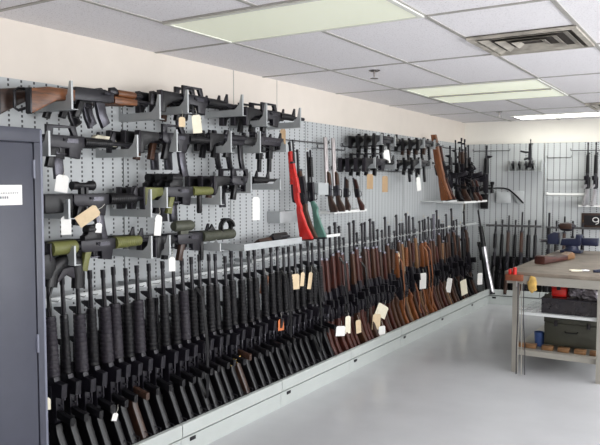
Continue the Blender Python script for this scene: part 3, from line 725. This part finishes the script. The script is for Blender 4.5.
# third row
bracket(2.27, 1.42, .10, 'grey cradle bracket under the scoped carbine stock')
bracket(2.84, 1.405, .16, 'grey cradle bracket under the scoped carbine handguard')
cradle([('carb_scope', 'black scoped carbine with block stock'), ('carb_block', 'black block-stock carbine'), ('carb_block', 'black block-stock carbine')], 2.16, 1.515, 'in the third row beside the cabinet', dus=(0, .06, .08))
bracket(2.97, 1.455, .12, 'grey cradle bracket under the olive carbine stock, third row')
bracket(3.47, 1.46, .12, 'grey cradle bracket beside the olive handguard, third row')
cradle([('carb_olive', 'olive and black carbine with foregrip'), ('carb_dot', 'black carbine with boxy sight'), ('carb_dot', 'black carbine with boxy sight')], 2.84, 1.55, 'in the third row', dus=(0, -.02, -.03))
bracket(3.80, 1.53, .15, 'grey cradle bracket beside the white tag, third row')
cradle([('carb', 'black carbine with carry handle'), ('carb', 'black carbine with carry handle'), ('carb_woodgrip', 'black carbine with wooden grip')], 3.47, 1.62, 'in the far third row group', dus=(0, -.03, -.07))
bracket(4.16, 1.55, .08, 'grey cradle bracket under the carbine muzzles, far third row group')
# fourth row
bracket(2.30, 1.185, .10, 'grey cradle bracket under the olive tube stock')
bracket(2.84, 1.17, .13, 'grey cradle bracket under the olive handguard, lowest row')
cradle([('carb_olive_tube', 'black carbine with olive tube stock'), ('carb_block', 'black block-stock carbine')], 2.20, 1.275, 'in the lowest row', outs=(.27, .15), dus=(0, .05))
bracket(2.99, 1.175, .12, 'grey cradle bracket under the shrouded rifle stock')
bracket(3.46, 1.16, .05, 'low grey bracket under the ribbed barrel shroud')
cradle([('shroud', 'rifle with ribbed shroud and fat olive scope'), ('carb_block', 'black block-stock carbine')], 2.93, 1.26, 'behind the grey tray end', outs=(.27, .15))
# middle rows, four deep
O4 = (.33, .245, .16, .085)
bracket(5.80, 1.955, .10, 'grey cradle bracket at the stocks, upper middle row', .37)
bracket(6.10, 1.955, .10, 'grey cradle bracket at the handguards, upper middle row', .37)
cradle([('smg', 'black submachine gun')]*4, 5.70, 2.02, 'in the upper middle row', outs=O4)
bracket(6.85, 1.97, .10, 'grey cradle bracket at the stocks, upper row beside the wood rifle', .37)
bracket(7.15, 1.97, .10, 'grey cradle bracket at the handguards, upper row beside the wood rifle', .37)
cradle([('smg_wood', 'black submachine gun with wooden grip')]*4, 6.74, 2.035, 'beside the leaning wood rifle', outs=O4)
bracket(5.66, 1.735, .10, 'grey cradle bracket at the stocks, lower middle row', .37)
bracket(6.12, 1.735, .10, 'grey cradle bracket at the handguards, lower middle row', .37)
cradle([('carb', 'black carbine with carry handle')]*4, 5.52, 1.80, 'in the lower middle row', outs=O4)
bracket(6.75, 1.755, .10, 'grey cradle bracket at the stocks, lower row beside the wood rifle', .37)
bracket(7.05, 1.755, .10, 'grey cradle bracket at the handguards, lower row beside the wood rifle', .37)
cradle([('smg', 'black submachine gun')]*3, 6.60, 1.82, 'lower row beside the leaning wood rifle', outs=O4[:3])

# thin bars along the wall
def bar(W, u0, u1, z, label, out=.09, m='rod', r=.006, hook=True):
    t = thing('support_bar', label, 'bar', hang(W, u0, 0, z), 'thin support bars'); w = u1-u0
    b = wire(B(), [(0, -out, 0), (w, -out, 0)] if not hook else [(0, -out, .03), (.004, -out, .004), (.012, -out, 0), (w-.012, -out, 0), (w-.004, -out, .004), (w, -out, .03)], r)
    part('bar', mesh('bar', b, M[m]), t)
    for x in (.05, w-.05): part('standoff', mesh('standoff', box(B(), x-.005, x+.005, -out, -.001, -.006, .006), M['bracket'], 0), t)
bar(WL, 4.52, 5.30, 1.945, 'dark bar behind the muzzles of the red rifle')
bar(WL, 5.10, 5.60, 1.90, 'dark bar behind the silver double barrels')
bar(WL, 5.66, 7.6, 1.945, 'long dark bar under the upper middle row', out=.03)
bar(WL, 5.45, 7.4, 1.725, 'long dark bar under the lower middle row', out=.03)
bar(WL, 8.15, 9.15, 2.04, 'dark bar across the corner gun cluster')
bar(WL, 8.15, 9.1, 1.86, 'lower dark bar across the corner gun cluster', out=.07)
bar(WB, .20, .69, 2.035, 'thin dark bar on the back wall in the corner', out=.05)
bar(WB, 1.16, 1.46, 1.93, 'short dark bar on the back wall above the white bar', out=.05)
bar(WB, 1.45, 2.10, 2.02, 'dark bar behind the two silver-bodied rifles', out=.05)
bar(WB, 1.17, 1.64, 1.64, 'dark bar with upturned end on the back wall', out=.06)
bar(WB, 1.17, 1.66, 1.45, 'thick white bar on the back wall', out=.07, m='white_bar', r=.016)

# trays and ledges on the left wall
def tray(W, u0, u1, z, depth, label, lip=.05, m='rail', th=.006):
    t = thing('butt_tray', label, 'shelf', hang(W, u0, 0, z), 'wall trays'); w = u1-u0
    part('shelf_plate', mesh('shelf_plate', box(B(), 0, w, -depth, -.001, -th, 0), M[m], 0), t)
    part('front_lip', mesh('front_lip', box(B(), 0, w, -depth, -depth+.004, 0, lip), M[m], 0), t)
    for x in (0, w-.004): part('end_plate', mesh('end_plate', box(B(), x, x+.004, -depth+.004, -.001, 0, lip), M[m], 0), t)
tray(WL, 3.72, 4.46, 1.145, .33, 'wide grey tray holding a brown pistol', .04, 'bracket')
tray(WL, 4.48, 5.24, 1.145, .24, 'pale narrow tray under the red rifle', .018, 'white_bar')
tray(WL, 5.28, 5.92, 1.335, .16, 'pale narrow tray under the silver double barrels', .018, 'white_bar')
tray(WL, 7.66, 8.15, 1.38, .28, 'grey ledge under the leaning wood rifle', .012, 'rail')
tray(WL, 8.18, 9.12, 1.355, .36, 'pale ledge under the corner gun cluster', .018, 'white_bar')
def cup(u0, u1, z0, z1, out, label):
    t = thing('stock_cup', label, 'bracket', hang(WL, u0, 0, z0), 'grey stock cups'); w = u1-u0; h = z1-z0
    part('front_plate', mesh('front_plate', box(B(), 0, w, -out, -out+.004, 0, h), M['bracket'], 0), t)
    b = B(); box(b, 0, .004, -out+.004, -.001, 0, h); box(b, w-.004, w, -out+.004, -.001, 0, h); box(b, .004, w-.004, -out+.004, -.001, 0, .004)
    part('side_plate', mesh('side_plate', b, M['bracket'], 0), t)
cup(4.47, 4.73, 1.285, 1.375, .12, 'small grey box bracket beside the red rifle')
cup(4.93, 5.10, 1.50, 1.60, .20, 'small grey box bracket between the teal stock and pale barrels')
gun('pistol', WL @ T((4.20, -.22, 1.20)) @ Matrix.Rotation(.9, 4, 'X'), 'dark pistol lying in the wide grey tray', None)
gun('sawed', WL @ T((4.02, -.25, 1.19)) @ Matrix.Rotation(1.0, 4, 'X'), 'short brown gun lying in the wide grey tray', None)
GU = 'guns standing upright on wall trays'
stand(WL, 'red', 4.56, 'bright red painted rifle standing upright on the pale tray', GU, butt=.20, top=.15, z=1.15, L=.86, du=-.05, scale=.88)
stand(WL, 'brown_short', 4.74, 'walnut rifle standing just behind the bright red rifle', GU, butt=.16, top=.11, z=1.15, L=.85, scale=.90)
stand(WL, 'teal', 4.85, 'shotgun with teal stock standing beside the red rifle', GU, butt=.19, top=.14, z=1.15, L=.9, scale=.83)
stand(WL, 'barrels', 5.23, 'pale double-barrel long gun, nearer one on the narrow tray', GU, butt=.13, top=.10, z=1.342, L=.66)
stand(WL, 'barrels', 5.37, 'pale double-barrel long gun, farther one on the narrow tray', GU, butt=.13, top=.10, z=1.342, L=.66)
stand(WL, 'sawed', 5.62, 'short dark walnut gun standing past the pale double barrels', GU, butt=.12, top=.09, z=1.342, L=.42, du=.07, scale=.85)
stand(WL, 'sawed_red', 5.68, 'short red-brown gun standing past the pale double barrels', GU, butt=.15, top=.12, z=1.342, L=.42, du=-.10, scale=.85)
stand(WL, 'amber', 7.78, 'amber full-stocked wood rifle leaning high on the wall', GU, butt=.25, top=.09, z=1.39, L=.9, scale=.93)
stand(WL, 'carbine_red_wood', 8.06, 'red-brown wood rifle behind the tall amber one', GU, butt=.16, top=.06, z=1.39, L=.86, scale=.85)
for k, (u, kd, ds, L) in enumerate(((8.26, 'carb_cmag', 'black carbine with long magazine', .76), (8.35, 'smg', 'black submachine gun', .62), (8.44, 'm16_slim', 'slim black rifle', 1.0), (8.53, 'ak_dark', 'dark wood rifle', .88), (8.62, 'carb', 'black carbine with carry handle', .76),
                                  (8.71, 'carb_scope', 'black scoped carbine', .76), (8.80, 'ak_fold', 'folding-stock rifle', .88), (8.89, 'smg', 'black submachine gun', .62), (8.98, 'brown_short', 'walnut rifle', .85))):
    stand(WL, kd, u, '%s, %s from the amber rifle in the upper corner cluster' % (ds, ORD[k]), 'guns clustered upright in the corner', butt=.17+.05*(k % 2), top=.14+.05*(k % 2), z=1.365, L=L, du=random.uniform(-.02, .02), scale=.78 if L > .95 else .92)
for k, u in enumerate((8.55, 8.72)):
    stand(WL, 'sawed_red' if k else 'sawed', u, 'short wooden gun stock in front of the corner cluster, ' + ('nearer the amber rifle', 'nearer the corner')[k], 'guns clustered upright in the corner', butt=.33, top=.30, z=1.365, L=.42, du=-.12, scale=.8)

# ------------------------------------------------------------------ back wall upper displays
GB = 'guns on the upper back wall'
gun('carb_scope', frame(on(WB, .385, .06, 1.26), (0, 0, 1), WB.to_3x3() @ Vector((1, 0, 0))), 'black scoped carbine hung upright on the back wall corner', GB, scale=1.12)
for k, (u, s) in enumerate(((1.66, 'nearer the white bars'), (1.755, 'at the frame edge'))):
    gun('m16_silver', frame(on(WB, u, .10, 1.31), (0, 0, 1), WB.to_3x3() @ Vector((.5, 1, 0))), 'upright silver-stocked black rifle on the back wall, ' + s, GB, scale=.81)
tray(WB, 1.56, 2.0, 1.30, .15, 'small pale tray under the two upright silver-stocked rifles', .015, 'white_bar')
# pistol cradle
t = thing('pistol_rack', 'small grey rack of pistols high on the back wall', 'rack', hang(WB, .68, 0, 1.755))
part('back_shelf', mesh('back_shelf', box(B(), 0, .43, -.16, -.001, 0, .006), M['bracket'], 0), t)
for k in range(6):
    part('divider', mesh('divider', prof(B(), [(0, 0), (.16, 0), (.16, .05), (.06, .12), (0, .15)], .004, bev=0), M['bracket'], 0), t, frame((.01+.082*k, 0, .006), (0, -1, 0)))
for k in range(4):
    u = .732+.083*k+(.0 if k < 2 else .0)
    gun('pistol', frame(on(WB, u, .02, 1.875), WB.to_3x3() @ Vector((0, -.9, -.25)), (0, 0, 1)), 'dark pistol in the back wall rack, %s from the corner' % ORD[k], 'pistols in the back wall rack', scale=.8)
gun('smg', frame(on(WB, .965, .20, 1.80), (0, 0, 1), WB.to_3x3() @ Vector((1, 0, 0))), 'black stubby gun standing above the pistol rack', GB, scale=.6)
# bow-like curved part with plates
t = thing('crossbow', 'curved black bow with grey plates on the back wall', 'crossbow', hang(WB, .42, .06, 1.52))
part('bow', mesh('bow', wire(B(), [(0, 0, 0), (.10, 0, .012), (.20, 0, .01), (.27, 0, -.01), (.34, 0, -.07), (.40, 0, -.13), (.455, 0, -.19)], .011), M['gunmetal']), t)
part('stock_plate', mesh('stock_plate', box(B(), .10, .29, .01, .03, -.19, -.04, .004), M['bracket']), t)
part('grip_plate', mesh('grip_plate', prof(B(), [(.30, -.03), (.46, -.03), (.46, -.19), (.38, -.19)], .02, y=.02, bev=.003), M['bracket']), t)
# framed panel with a round mark
t = thing('framed_panel', 'small dark framed panel with pale round mark, back wall', 'panel', hang(WB, 1.60, .02, 1.02))
part('frame', mesh('frame', box(B(), 0, .36, 0, .018, 0, .19, .006), M['wood_dark']), t)
part('face', mesh('face', box(B(), .03, .33, -.003, 0, .03, .16), M['gunmetal'], 0), t)
b = wire(B(), [(.17+.035*math.cos(a*PI/8), -.005, .105+.028*math.sin(a*PI/8)) for a in range(16)], .006, closed=True)
wire(b, [(.205, -.005, .10), (.20, -.005, .06), (.17, -.005, .045)], .006)
part('round_mark', mesh('round_mark', b, M['paper']), t, label='pale ring with a tail')

# ------------------------------------------------------------------ dark cabinet
t = thing('metal_cabinet', 'tall charcoal metal cabinet at the near end of the gun wall', 'cabinet', T((.66, .95, 0)))
part('body', mesh('body', box(B(), -.55, -.022, 0, .995, 0, 1.835, .004), M['cabinet']), t)
b = B(); box(b, -.022, 0, 0, .995, 1.775, 1.835, .003); box(b, -.022, 0, .955, .995, .06, 1.775, .003); box(b, -.022, -.004, 0, .995, 0, .06)
part('front_frame', mesh('front_frame', b, M['cabinet']), t)
for (y0, y1) in ((.02, .482), (.488, .95)):
    d = part('door', mesh('door', box(B(), -.018, -.002, y0, y1, .065, 1.77, .003), M['cabinet']), t)
    if y0 > .4:
        for z in (.3, .9, 1.66): part('hinge', mesh('hinge', lathe(B(), [(z-.04, .006), (z+.04, .006)], z=0.0, y=.952, seg=8, axis='z'), M['cab_edge']), d)
    else: part('handle', mesh('handle', box(B(), -.002, .02, .44, .46, .95, 1.08, .004), M['cab_edge']), d)
part('edge_strip', mesh('edge_strip', box(B(), -.02, .001, .985, .997, .0, 1.83, .002), M['cab_edge']), t, label='worn pale cabinet corner edge')
lb = part('label', mesh('label', box(B(), 0, .0015, .66, .89, 1.508, 1.592), M['paper'], 0), t, label='white paper label with two lines of faint print')
b = B(); random.seed(3); y = .70
while y < .875:
    w = random.uniform(.004, .01); box(b, .0015, .0018, y, y+w, 1.556, 1.5605); y += w+.0035
y = .785
while y < .825:
    w = random.uniform(.004, .009); box(b, .0015, .0018, y, y+w, 1.535, 1.545); y += w+.003
part('print', mesh('print', b, M['ink'], 0), lb)

# ------------------------------------------------------------------ tags and small hanging things
def tagcard(p, w, h, m, label, rot=0.0, tilt=0.0):
    t = thing('paper_tag', label, 'tag', T(p) @ frame((0, 0, 0), (.35, .94, 0)) @ Matrix.Rotation(rot, 4, 'Y') @ Matrix.Rotation(tilt, 4, 'X'), 'inventory tags')
    c = min(.012, h*.15)
    b = prof(B(), [(-w/2, -h), (w/2, -h), (w/2, -c), (w/2-c, 0), (-w/2+c, 0), (-w/2, -c)], .0012, bev=0)
    part('card', mesh('card', b, M[m], 0), t)
    part('string', mesh('string', wire(B(), [(0, 0, -.012), (.004, -.002, .02), (0, .004, .045)], .0012, 5), M['string']), t)
TAGS = [  # px, py of the tag's top, distance from wall, width, height, card, label, rotation
 (63, 174, .40, .075, .10, 'paper', 'white tag above the scoped carbine', .15), (66, 215, .40, .06, .11, 'paper', 'white tag below the block-stock carbine', 0),
 (98, 208, .43, .075, .15, 'manila', 'large tan tag tilted under the scoped carbine', 1.0), (99, 222, .40, .04, .06, 'paper', 'small white tag above the olive carbine', .1),
 (159, 214, .42, .05, .14, 'paper', 'long white tag hanging under the olive grip', .1), (196, 114, .43, .075, .13, 'cream', 'large cream tag under the second top row carbines', -.1),
 (182, 116, .41, .05, .07, 'manila', 'tan tag beside the large cream tag', 0), (256, 196, .42, .07, .19, 'paper', 'long white tag under the far third row group', 0),
 (283, 128, .25, .06, .20, 'kraft', 'narrow tan tag beside the red rifle muzzle', 0), (386, 149, .44, .09, .15, 'paper', 'white tag hanging under the upper middle row', -.2),
 (370, 173, .44, .09, .16, 'kraft', 'tan tag under the lower middle row, nearer the camera', 0), (385, 175, .44, .085, .18, 'kraft', 'tan tag under the lower middle row, farther one', 0),
 (418, 176, .44, .07, .17, 'paper', 'white tag beside the amber rifle', -.15), (172, 256, .43, .05, .10, 'paper', 'white tag below the shrouded rifle grip', 0),
 (265, 274, .36, .08, .16, 'leather', 'curved orange-brown strip among the black rifles', .1), (295, 273, .40, .10, .14, 'manila', 'wide tan tag among the black rifles', 0),
 (303, 271, .41, .045, .13, 'manila', 'narrow tan tag beside the wide one', .1), (311, 271, .42, .045, .16, 'manila', 'long tan tag nearest the wooden rifles', .15),
 (281, 318, .46, .06, .10, 'orange', 'small orange tag low among the black rifles', 0), (341, 325, .47, .12, .10, 'paper', 'white tag on the red-brown rifle butts', .1),
 (348, 315, .46, .07, .18, 'cream', 'cream tag at the start of the wooden rifle butts', 0), (358, 319, .46, .07, .14, 'manila', 'tan tag beside the cream tag on the wooden butts', -.1),
 (377, 313, .47, .12, .17, 'manila', 'wide tan tag low on the wooden rifles', .1), (384, 304, .48, .17, .14, 'cream', 'large cream tag across the wooden rifles', .5),
 (382, 325, .50, .10, .12, 'paper', 'white tag under the large cream tag', 0), (395, 252, .34, .12, .14, 'manila', 'tan tag at the muzzles of the wooden rifles', -.5),
 (399, 265, .36, .09, .20, 'cream', 'pale yellow tag below the muzzle tag', 0), (423, 272, .46, .12, .20, 'paper', 'square white tag on the amber shotguns', 0),
 (450, 277, .46, .11, .20, 'paper', 'white tag on the dark shotguns, nearer one', .2), (463, 279, .48, .14, .22, 'cream', 'white tag on the dark shotguns, middle one', -.2),
 (480, 272, .46, .12, .18, 'paper', 'white tag nearest the silver stock', 0), (116, 412, .46, .035, .05, 'paper', 'tiny white tag low by the rack base', .3),
 (368, 291, .42, .05, .035, 'paper', 'tiny white label high on the wooden rifles', 0), (46, 397, .46, .05, .07, 'cream', 'yellowish tag at the cabinet edge', 0),
]
for (px, py, x, w, h, m, lb_, r) in TAGS: tagcard(at(px, py+1, x), w*.85, h*.85, m, lb_, r)
# sand coloured box on the carbine
q = at(99, 141, .24)
b = prof(B(), [(-.09, -.03), (.09, -.03), (.075, .022), (-.05, .03), (-.09, .0)], .04, bev=.006)
single('sand_pouch', mesh('sand_pouch', b, M['cream']), 'sand coloured box lying on the second row carbine', 'box', hang(WL, q.y, .17, q.z))
# black pouch / holster hung at the rack by the cabinet
q = at(66, 268, .36)
t = thing('gun_case', 'limp black fabric case hung over the first rack bay', 'case', hang(WL, q.y, q.x-.10, q.z) @ Matrix.Scale(.85, 4))
bm = B(); pts = [(-.115, 0, -.10), (-.10, 0, -.02), (-.05, 0, .03), (.02, 0, .05), (.075, 0, .025), (.09, 0, -.05), (.085, 0, -.13)]
wire(bm, pts, .045, 12)
for v in bm.verts: v.co.y *= .7
part('shell', mesh('shell', bm, M['poly'], 80), t)
part('flap', mesh('flap', prof(B(), [(-.10, -.10), (-.03, .0), (.06, .01), (.085, -.09), (.0, -.04)], .03, bev=.008), M['poly_grey']), t)
part('strap', mesh('strap', wire(B(), [(-.10, 0, -.10), (-.13, -.01, -.16), (-.12, -.01, -.26), (-.13, 0, -.36)], .008), M['poly']), t)
# brass clips
for k, (px, py) in enumerate(((232, 362), (238, 359))):
    q = at(px, py, .47)
    single('brass_clip', mesh('brass_clip', wire(B(), [(-.02, 0, 0), (.02, 0, .014), (.024, 0, -.006), (-.014, 0, -.022)], .0035, closed=True), M['brass']), 'brass clip hooked on the black rifles, %s' % ('nearer the cabinet', 'farther from the cabinet')[k], 'clip', frame(q, (.3, .9, .2)), 'brass clips')
# leather slings spilling over the lip
for k, px in enumerate((418, 424, 431)):
    q = at(px, 292, .46)
    b = strap(B(), [(0, 0, .04), (.03, .0, -.05), (.05, 0, -.14), (.045, 0, -.22), (.07, 0, -.27), (.10, 0, -.255)], .03, .004)
    single('leather_sling', mesh('leather_sling', b, M['leather']), 'tan leather sling hanging over the rack lip, %s from the cabinet' % ORD[k], 'sling', frame(q+Vector((-.03, .0, .05)), (1, 0, 0)), 'leather slings on the rack lip')

# ------------------------------------------------------------------ workbench
bx0, bx1, by0, by1, bz = 1.64, 2.43, 5.80, 8.0, .86
t = thing('workbench', 'long greige steel workbench with brown top and open shelves', 'workbench', T((bx0, by0, 0)))
w, d = bx1-bx0, by1-by0
part('tabletop', mesh('tabletop', box(B(), -.02, w+.02, -.02, d, bz-.03, bz, .004), M['bench_top']), t, label='worn brown bench top')
b = B(); box(b, .0, w, -.015, -.003, bz-.10, bz-.031); box(b, 0, .012, -.003, d-.02, bz-.10, bz-.031); box(b, w-.012, w, -.003, d-.02, bz-.10, bz-.031); box(b, 0, w, d-.03, d-.018, bz-.10, bz-.031)
part('apron', mesh('apron', b, M['bench'], 0), t)
for (x, y, sx, sy) in ((.04, .02, 1, 1), (w-.085, .02, -1, 1), (.04, d-.09, 1, -1), (w-.085, d-.09, -1, -1)):
    b = B(); x0 = x; x1 = x+.05
    box(b, x0, x1, y, y+.004, 0, bz-.031); box(b, x0 if sx > 0 else x1-.004, x0+.004 if sx > 0 else x1, y+.004, y+.055, 0, bz-.031)
    box(b, x1-.004 if sx > 0 else x0, x1 if sx > 0 else x0+.004, y+.004, y+.03, 0, bz-.031)
    lg = part('leg', mesh('leg', b, M['bench'], 0), t)
b = B(); box(b, .03, w-.03, .08, d-.1, .17, .185); box(b, .03, w-.03, .076, .08, .14, .185)
part('lower_shelf', mesh('lower_shelf', b, M['bench'], 0), t)
b = B()
for k in range(7): wire(b, [(.05+.0*k, .08+.1*k, .50), (w-.05, .08+.1*k, .50)], .004)
for k in range(14): wire(b, [(.06+.05*k, .08, .505), (.06+.05*k, .70, .505)], .0025)
box(b, .04, w-.04, .055, .075, .492, .515)
part('wire_shelf', mesh('wire_shelf', b, M['rail'], 0), t, label='blue-grey wire shelf')
# clamp on the bench corner
t = thing('bench_clamp', 'red-brown clamp block on the near bench corner', 'clamp', T((1.70, 5.775, .80)))
part('block', mesh('block', box(B(), -.06, .08, -.04, .0, -.012, .04, .004), M['rust']), t)
part('lever', mesh('lever', box(B(), -.035, -.012, -.045, -.005, .0401, .085, .005), M['red']), t, label='red clamp lever')
part('knob', mesh('knob', lathe(B(), [(.0401, .016), (.095, .018), (.10, .01)], z=.012, y=-.02, axis='z'), M['red']), t)
part('screw', mesh('screw', lathe(B(), [(-.06, .006), (-.012, .006)], z=.03, y=-.02, seg=8, axis='z'), M['silver']), t)
for k, x in enumerate((1.745, 1.775, 1.79)):
    b = wire(B(), [(x, 5.745, .775), (x+.002, 5.742, .5), (x-.004+.012*k, 5.74, .2), (x+.012*k, 5.73, .012)], .004 if k else .0055)
    single('hanging_cord', mesh('hanging_cord', b, M['bench' if k == 1 else 'poly_grey']), 'thin cord hanging beside the bench leg, %s from the leg' % ORD[k], 'cord', None, 'cords hanging from the bench clamp')
b = B(); bmesh.ops.create_icosphere(b, subdivisions=3, radius=1)
for v in b.verts:
    n = math.sin(v.co.x*5+v.co.z*4)*.12+math.sin(v.co.z*9)*.08
    v.co = Vector((v.co.x*.038*(1+n), v.co.y*.016, v.co.z*.07*(1+n*.5)))
single('cleaning_rag', mesh('cleaning_rag', b, M['yellow_cloth'], 80), 'crumpled ochre cloth hanging from the bench corner', 'cloth', T((1.855, 5.765, .765)))
# things on the shelves
b = prof(B(), [(0, 0), (.44, 0), (.44, .235), (.42, .25), (.02, .25), (0, .235)], .34, y=.17, bev=.006)
t = thing('storage_case', 'dark olive hard case on the lower bench shelf', 'case', T((1.90, 6.02, .225)))
part('body', mesh('body', box(B(), 0, .44, 0, .36, 0, .19, .008), M['crate']), t)
part('lid', mesh('lid', box(B(), -.004, .444, -.004, .364, .191, .25, .008), M['crate']), t)
part('handle', mesh('handle', wire(B(), [(.17, -.002, .13), (.175, -.02, .12), (.265, -.02, .12), (.27, -.002, .13)], .005), M['poly']), t)
for k, x in enumerate((.08, .34)): part('latch', mesh('latch', box(B(), x, x+.03, -.009, -.0045, .165, .215, .002), M['gunmetal']), t)
t = thing('blue_cup', 'blue plastic cup beside the olive case', 'cup', T((1.845, 6.10, .186)))
bm = lathe(B(), [(0, .038), (.12, .045), (.12, .041), (.006, .035)], axis='z'); part('cup_wall', mesh('cup_wall', bm, M['blue']), t)
part('rim', mesh('rim', wire(B(), [(.044*math.cos(a*PI/10), .044*math.sin(a*PI/10), .12) for a in range(20)], .003, closed=True), M['blue']), t)
for k, x in enumerate((1.72, 1.80, 1.94, 2.07, 2.20, 2.32)):
    single('wood_block', mesh('wood_block', box(B(), -.045, .045, -.03, .03, 0, .037, .002), M['wood_light']), 'pale wood block on the lower shelf, %s from the clamp leg' % ORD[k], 'block', T((x, 5.99 if k < 2 else 5.985, .186)), 'wood blocks on the lower shelf')
# shelf between: red case, wrapped bundles, black trays
t = thing('red_toolbox', 'small red case on the wire shelf', 'box', T((1.96, 5.98, .645)))
part('body', mesh('body', box(B(), 0, .12, 0, .16, 0, .075, .012), M['red']), t)
part('lid', mesh('lid', box(B(), -.002, .122, -.002, .162, .0755, .105, .008), M['red']), t)
part('latch', mesh('latch', box(B(), .045, .075, -.008, -.0025, .06, .09, .002), M['gunmetal']), t)
t = thing('parts_tray', 'long black parts tray on the wire shelf', 'tray', T((1.90, 5.90, .516)))
b = B(); box(b, 0, .44, 0, .012, 0, .115); box(b, 0, .44, .318, .33, 0, .115); box(b, 0, .012, .012, .318, 0, .115); box(b, .428, .44, .012, .318, 0, .115); box(b, .012, .428, .012, .318, 0, .01)
part('tray_wall', mesh('tray_wall', b, M['black_void'], 0), t)
part('rim', mesh('rim', box(B(), -.006, .446, -.006, .006, .1155, .124, .002), M['poly_grey'], 0), t)
part('cover', mesh('cover', box(B(), .0, .44, .012, .33, .1155, .128), M['black_void'], 0), t)
for k, (x, z, s) in enumerate(((2.15, .69, 1.0), (2.27, .68, 1.15), (2.20, .735, .8))):
    b = B(); bmesh.ops.create_icosphere(b, subdivisions=3, radius=1)
    for v in b.verts:
        n = .16*math.sin(7*v.co.x+3*v.co.y+k)+.13*math.sin(9*v.co.z+5*v.co.x+2*k)
        v.co = Vector((v.co.x*.075*s*(1+n), v.co.y*.07*(1+n), v.co.z*.043*s*(1+n)))
    single('wrapped_bundle', mesh('wrapped_bundle', b, M['clear_film'], 20), 'crinkled plastic bundle on the wire shelf, ' + ('beside the red case', 'at the far leg', 'on top of the others')[k], 'bundle', T((x, 6.03, z)), 'plastic bundles on the wire shelf')
# on the bench top
q = aty(537, 262, 6.45)
t = thing('wooden_stock', 'reddish wooden gun stock with pale end lying on the bench', 'gun stock', frame((1.76, 6.42, .862), (.22, .97, 0)))
part('body', mesh('body', prof(B(), [(0, .0), (0, .07), (.04, .08), (.3, .045), (.50, .05), (.50, .0)], .11, y=0, bev=.018), M['wood_red']), t)
part('end_cap', mesh('end_cap', prof(B(), [(.505, .0), (.505, .05), (.62, .07), (.68, .045), (.68, .0)], .09, y=0, bev=.012), M['wood_light']), t, label='pale cream end')
t = thing('pliers', 'pale handled pliers lying on the bench', 'pliers', frame((2.10, 6.02, .872), (.9, .4, 0)))
part('handle', mesh('handle', wire(B(), [(0, -.03, 0), (.06, -.022, 0), (.10, 0, 0)], .007), M['cream']), t)
part('handle', mesh('handle', wire(B(), [(0, .03, 0), (.06, .022, 0), (.10, 0, 0)], .007), M['cream']), t)
part('jaw', mesh('jaw', prof(B(), [(.09, -.008), (.15, -.004), (.15, .006), (.09, .01)], .02, bev=.003), M['silver']), t)
b = prof(B(), [(0, 0), (.16, 0), (.15, .02), (.05, .026), (0, .018)], .05, bev=.006)
single('blue_tool', mesh('blue_tool', b, M['vise_blue']), 'dark blue hand tool at the bench edge', 'tool', frame((2.27, 6.08, .861), (.9, .3, 0)))
# vise
t = thing('bench_vise', 'large navy blue vise on the far end of the bench', 'vise', T((1.80, 7.72, bz+.001)) @ Matrix.Scale(.8, 4))
b = box(B(), -.13, .13, -.11, .11, 0, .03, .006); lathe(b, [(.03, .10), (.06, .085), (.09, .08)], axis='z', seg=20)
part('base', mesh('base', b, M['vise_blue']), t)
part('body', mesh('body', prof(B(), [(-.14, .09), (.10, .09), (.13, .12), (.13, .24), (.06, .25), (.05, .19), (-.12, .18)], .15, bev=.015), M['vise_blue']), t)
part('sliding_jaw', mesh('sliding_jaw', prof(B(), [(-.30, .10), (-.16, .10), (-.155, .26), (-.22, .27), (-.31, .22)], .14, bev=.015), M['vise_blue']), t)
part('jaw_plate', mesh('jaw_plate', box(B(), -.154, -.144, -.08, .08, .20, .262), M['steel_blue'], 0), t)
part('screw', mesh('screw', lathe(B(), [(-.42, .02), (-.30, .02)], z=.14), M['steel_blue']), t)
part('handle', mesh('handle', wire(B(), [(-.40, -.12, .14), (-.40, .12, .14)], .009), M['silver']), t)
part('anvil', mesh('anvil', box(B(), .131, .33, -.06, .06, .10, .20, .01), M['vise_blue']), t)
t = thing('canvas_pouch', 'dark brown pouch resting on top of the blue vise', 'pouch', T((1.745, 7.72, bz+.222)))
bm = B(); bmesh.ops.create_icosphere(bm, subdivisions=3, radius=1)
for v in bm.verts: v.co = Vector((v.co.x*.09*(1+.1*math.sin(5*v.co.z)), v.co.y*.06, v.co.z*.05+.05))
part('bag', mesh('bag', bm, M['poly_grey'], 80), t); part('flap', mesh('flap', box(B(), -.06, .06, -.066, -.05, .03, .09, .006), M['wood_dark']), t)

# ------------------------------------------------------------------ light
w = bpy.data.worlds.new('daylight'); bpy.context.scene.world = w; w.use_nodes = True
bg = w.node_tree.nodes['Background']; bg.inputs[0].default_value = (.95, .97, 1.0, 1); bg.inputs[1].default_value = 1.0
def area(name, loc, rot, sx, sy, power, col=(1, 1, 1)):
    l = bpy.data.lights.new(name, 'AREA'); l.shape = 'RECTANGLE'; l.size = sx; l.size_y = sy; l.energy = power; l.color = col
    o = bpy.data.objects.new(name, l); C.objects.link(o); o.location = loc; o.rotation_euler = rot; return o
area('window_daylight', (RX+.12, 2.05, 1.55), (0, PI/2, 0), 1.2, 3.0, 125, (.96, .98, 1.0))  # area lights added outside the made-up windows to brighten wall and ceiling
area('window_daylight', (RX+.12, 6.2, 1.55), (0, PI/2, 0), 1.2, 3.9, 110, (.96, .98, 1.0))
sc = bpy.context.scene
sc.view_settings.view_transform = 'Standard'; sc.view_settings.look = 'None'; sc.view_settings.gamma = 1; sc.view_settings.use_curve_mapping = False
sc.view_settings.exposure = 0.22
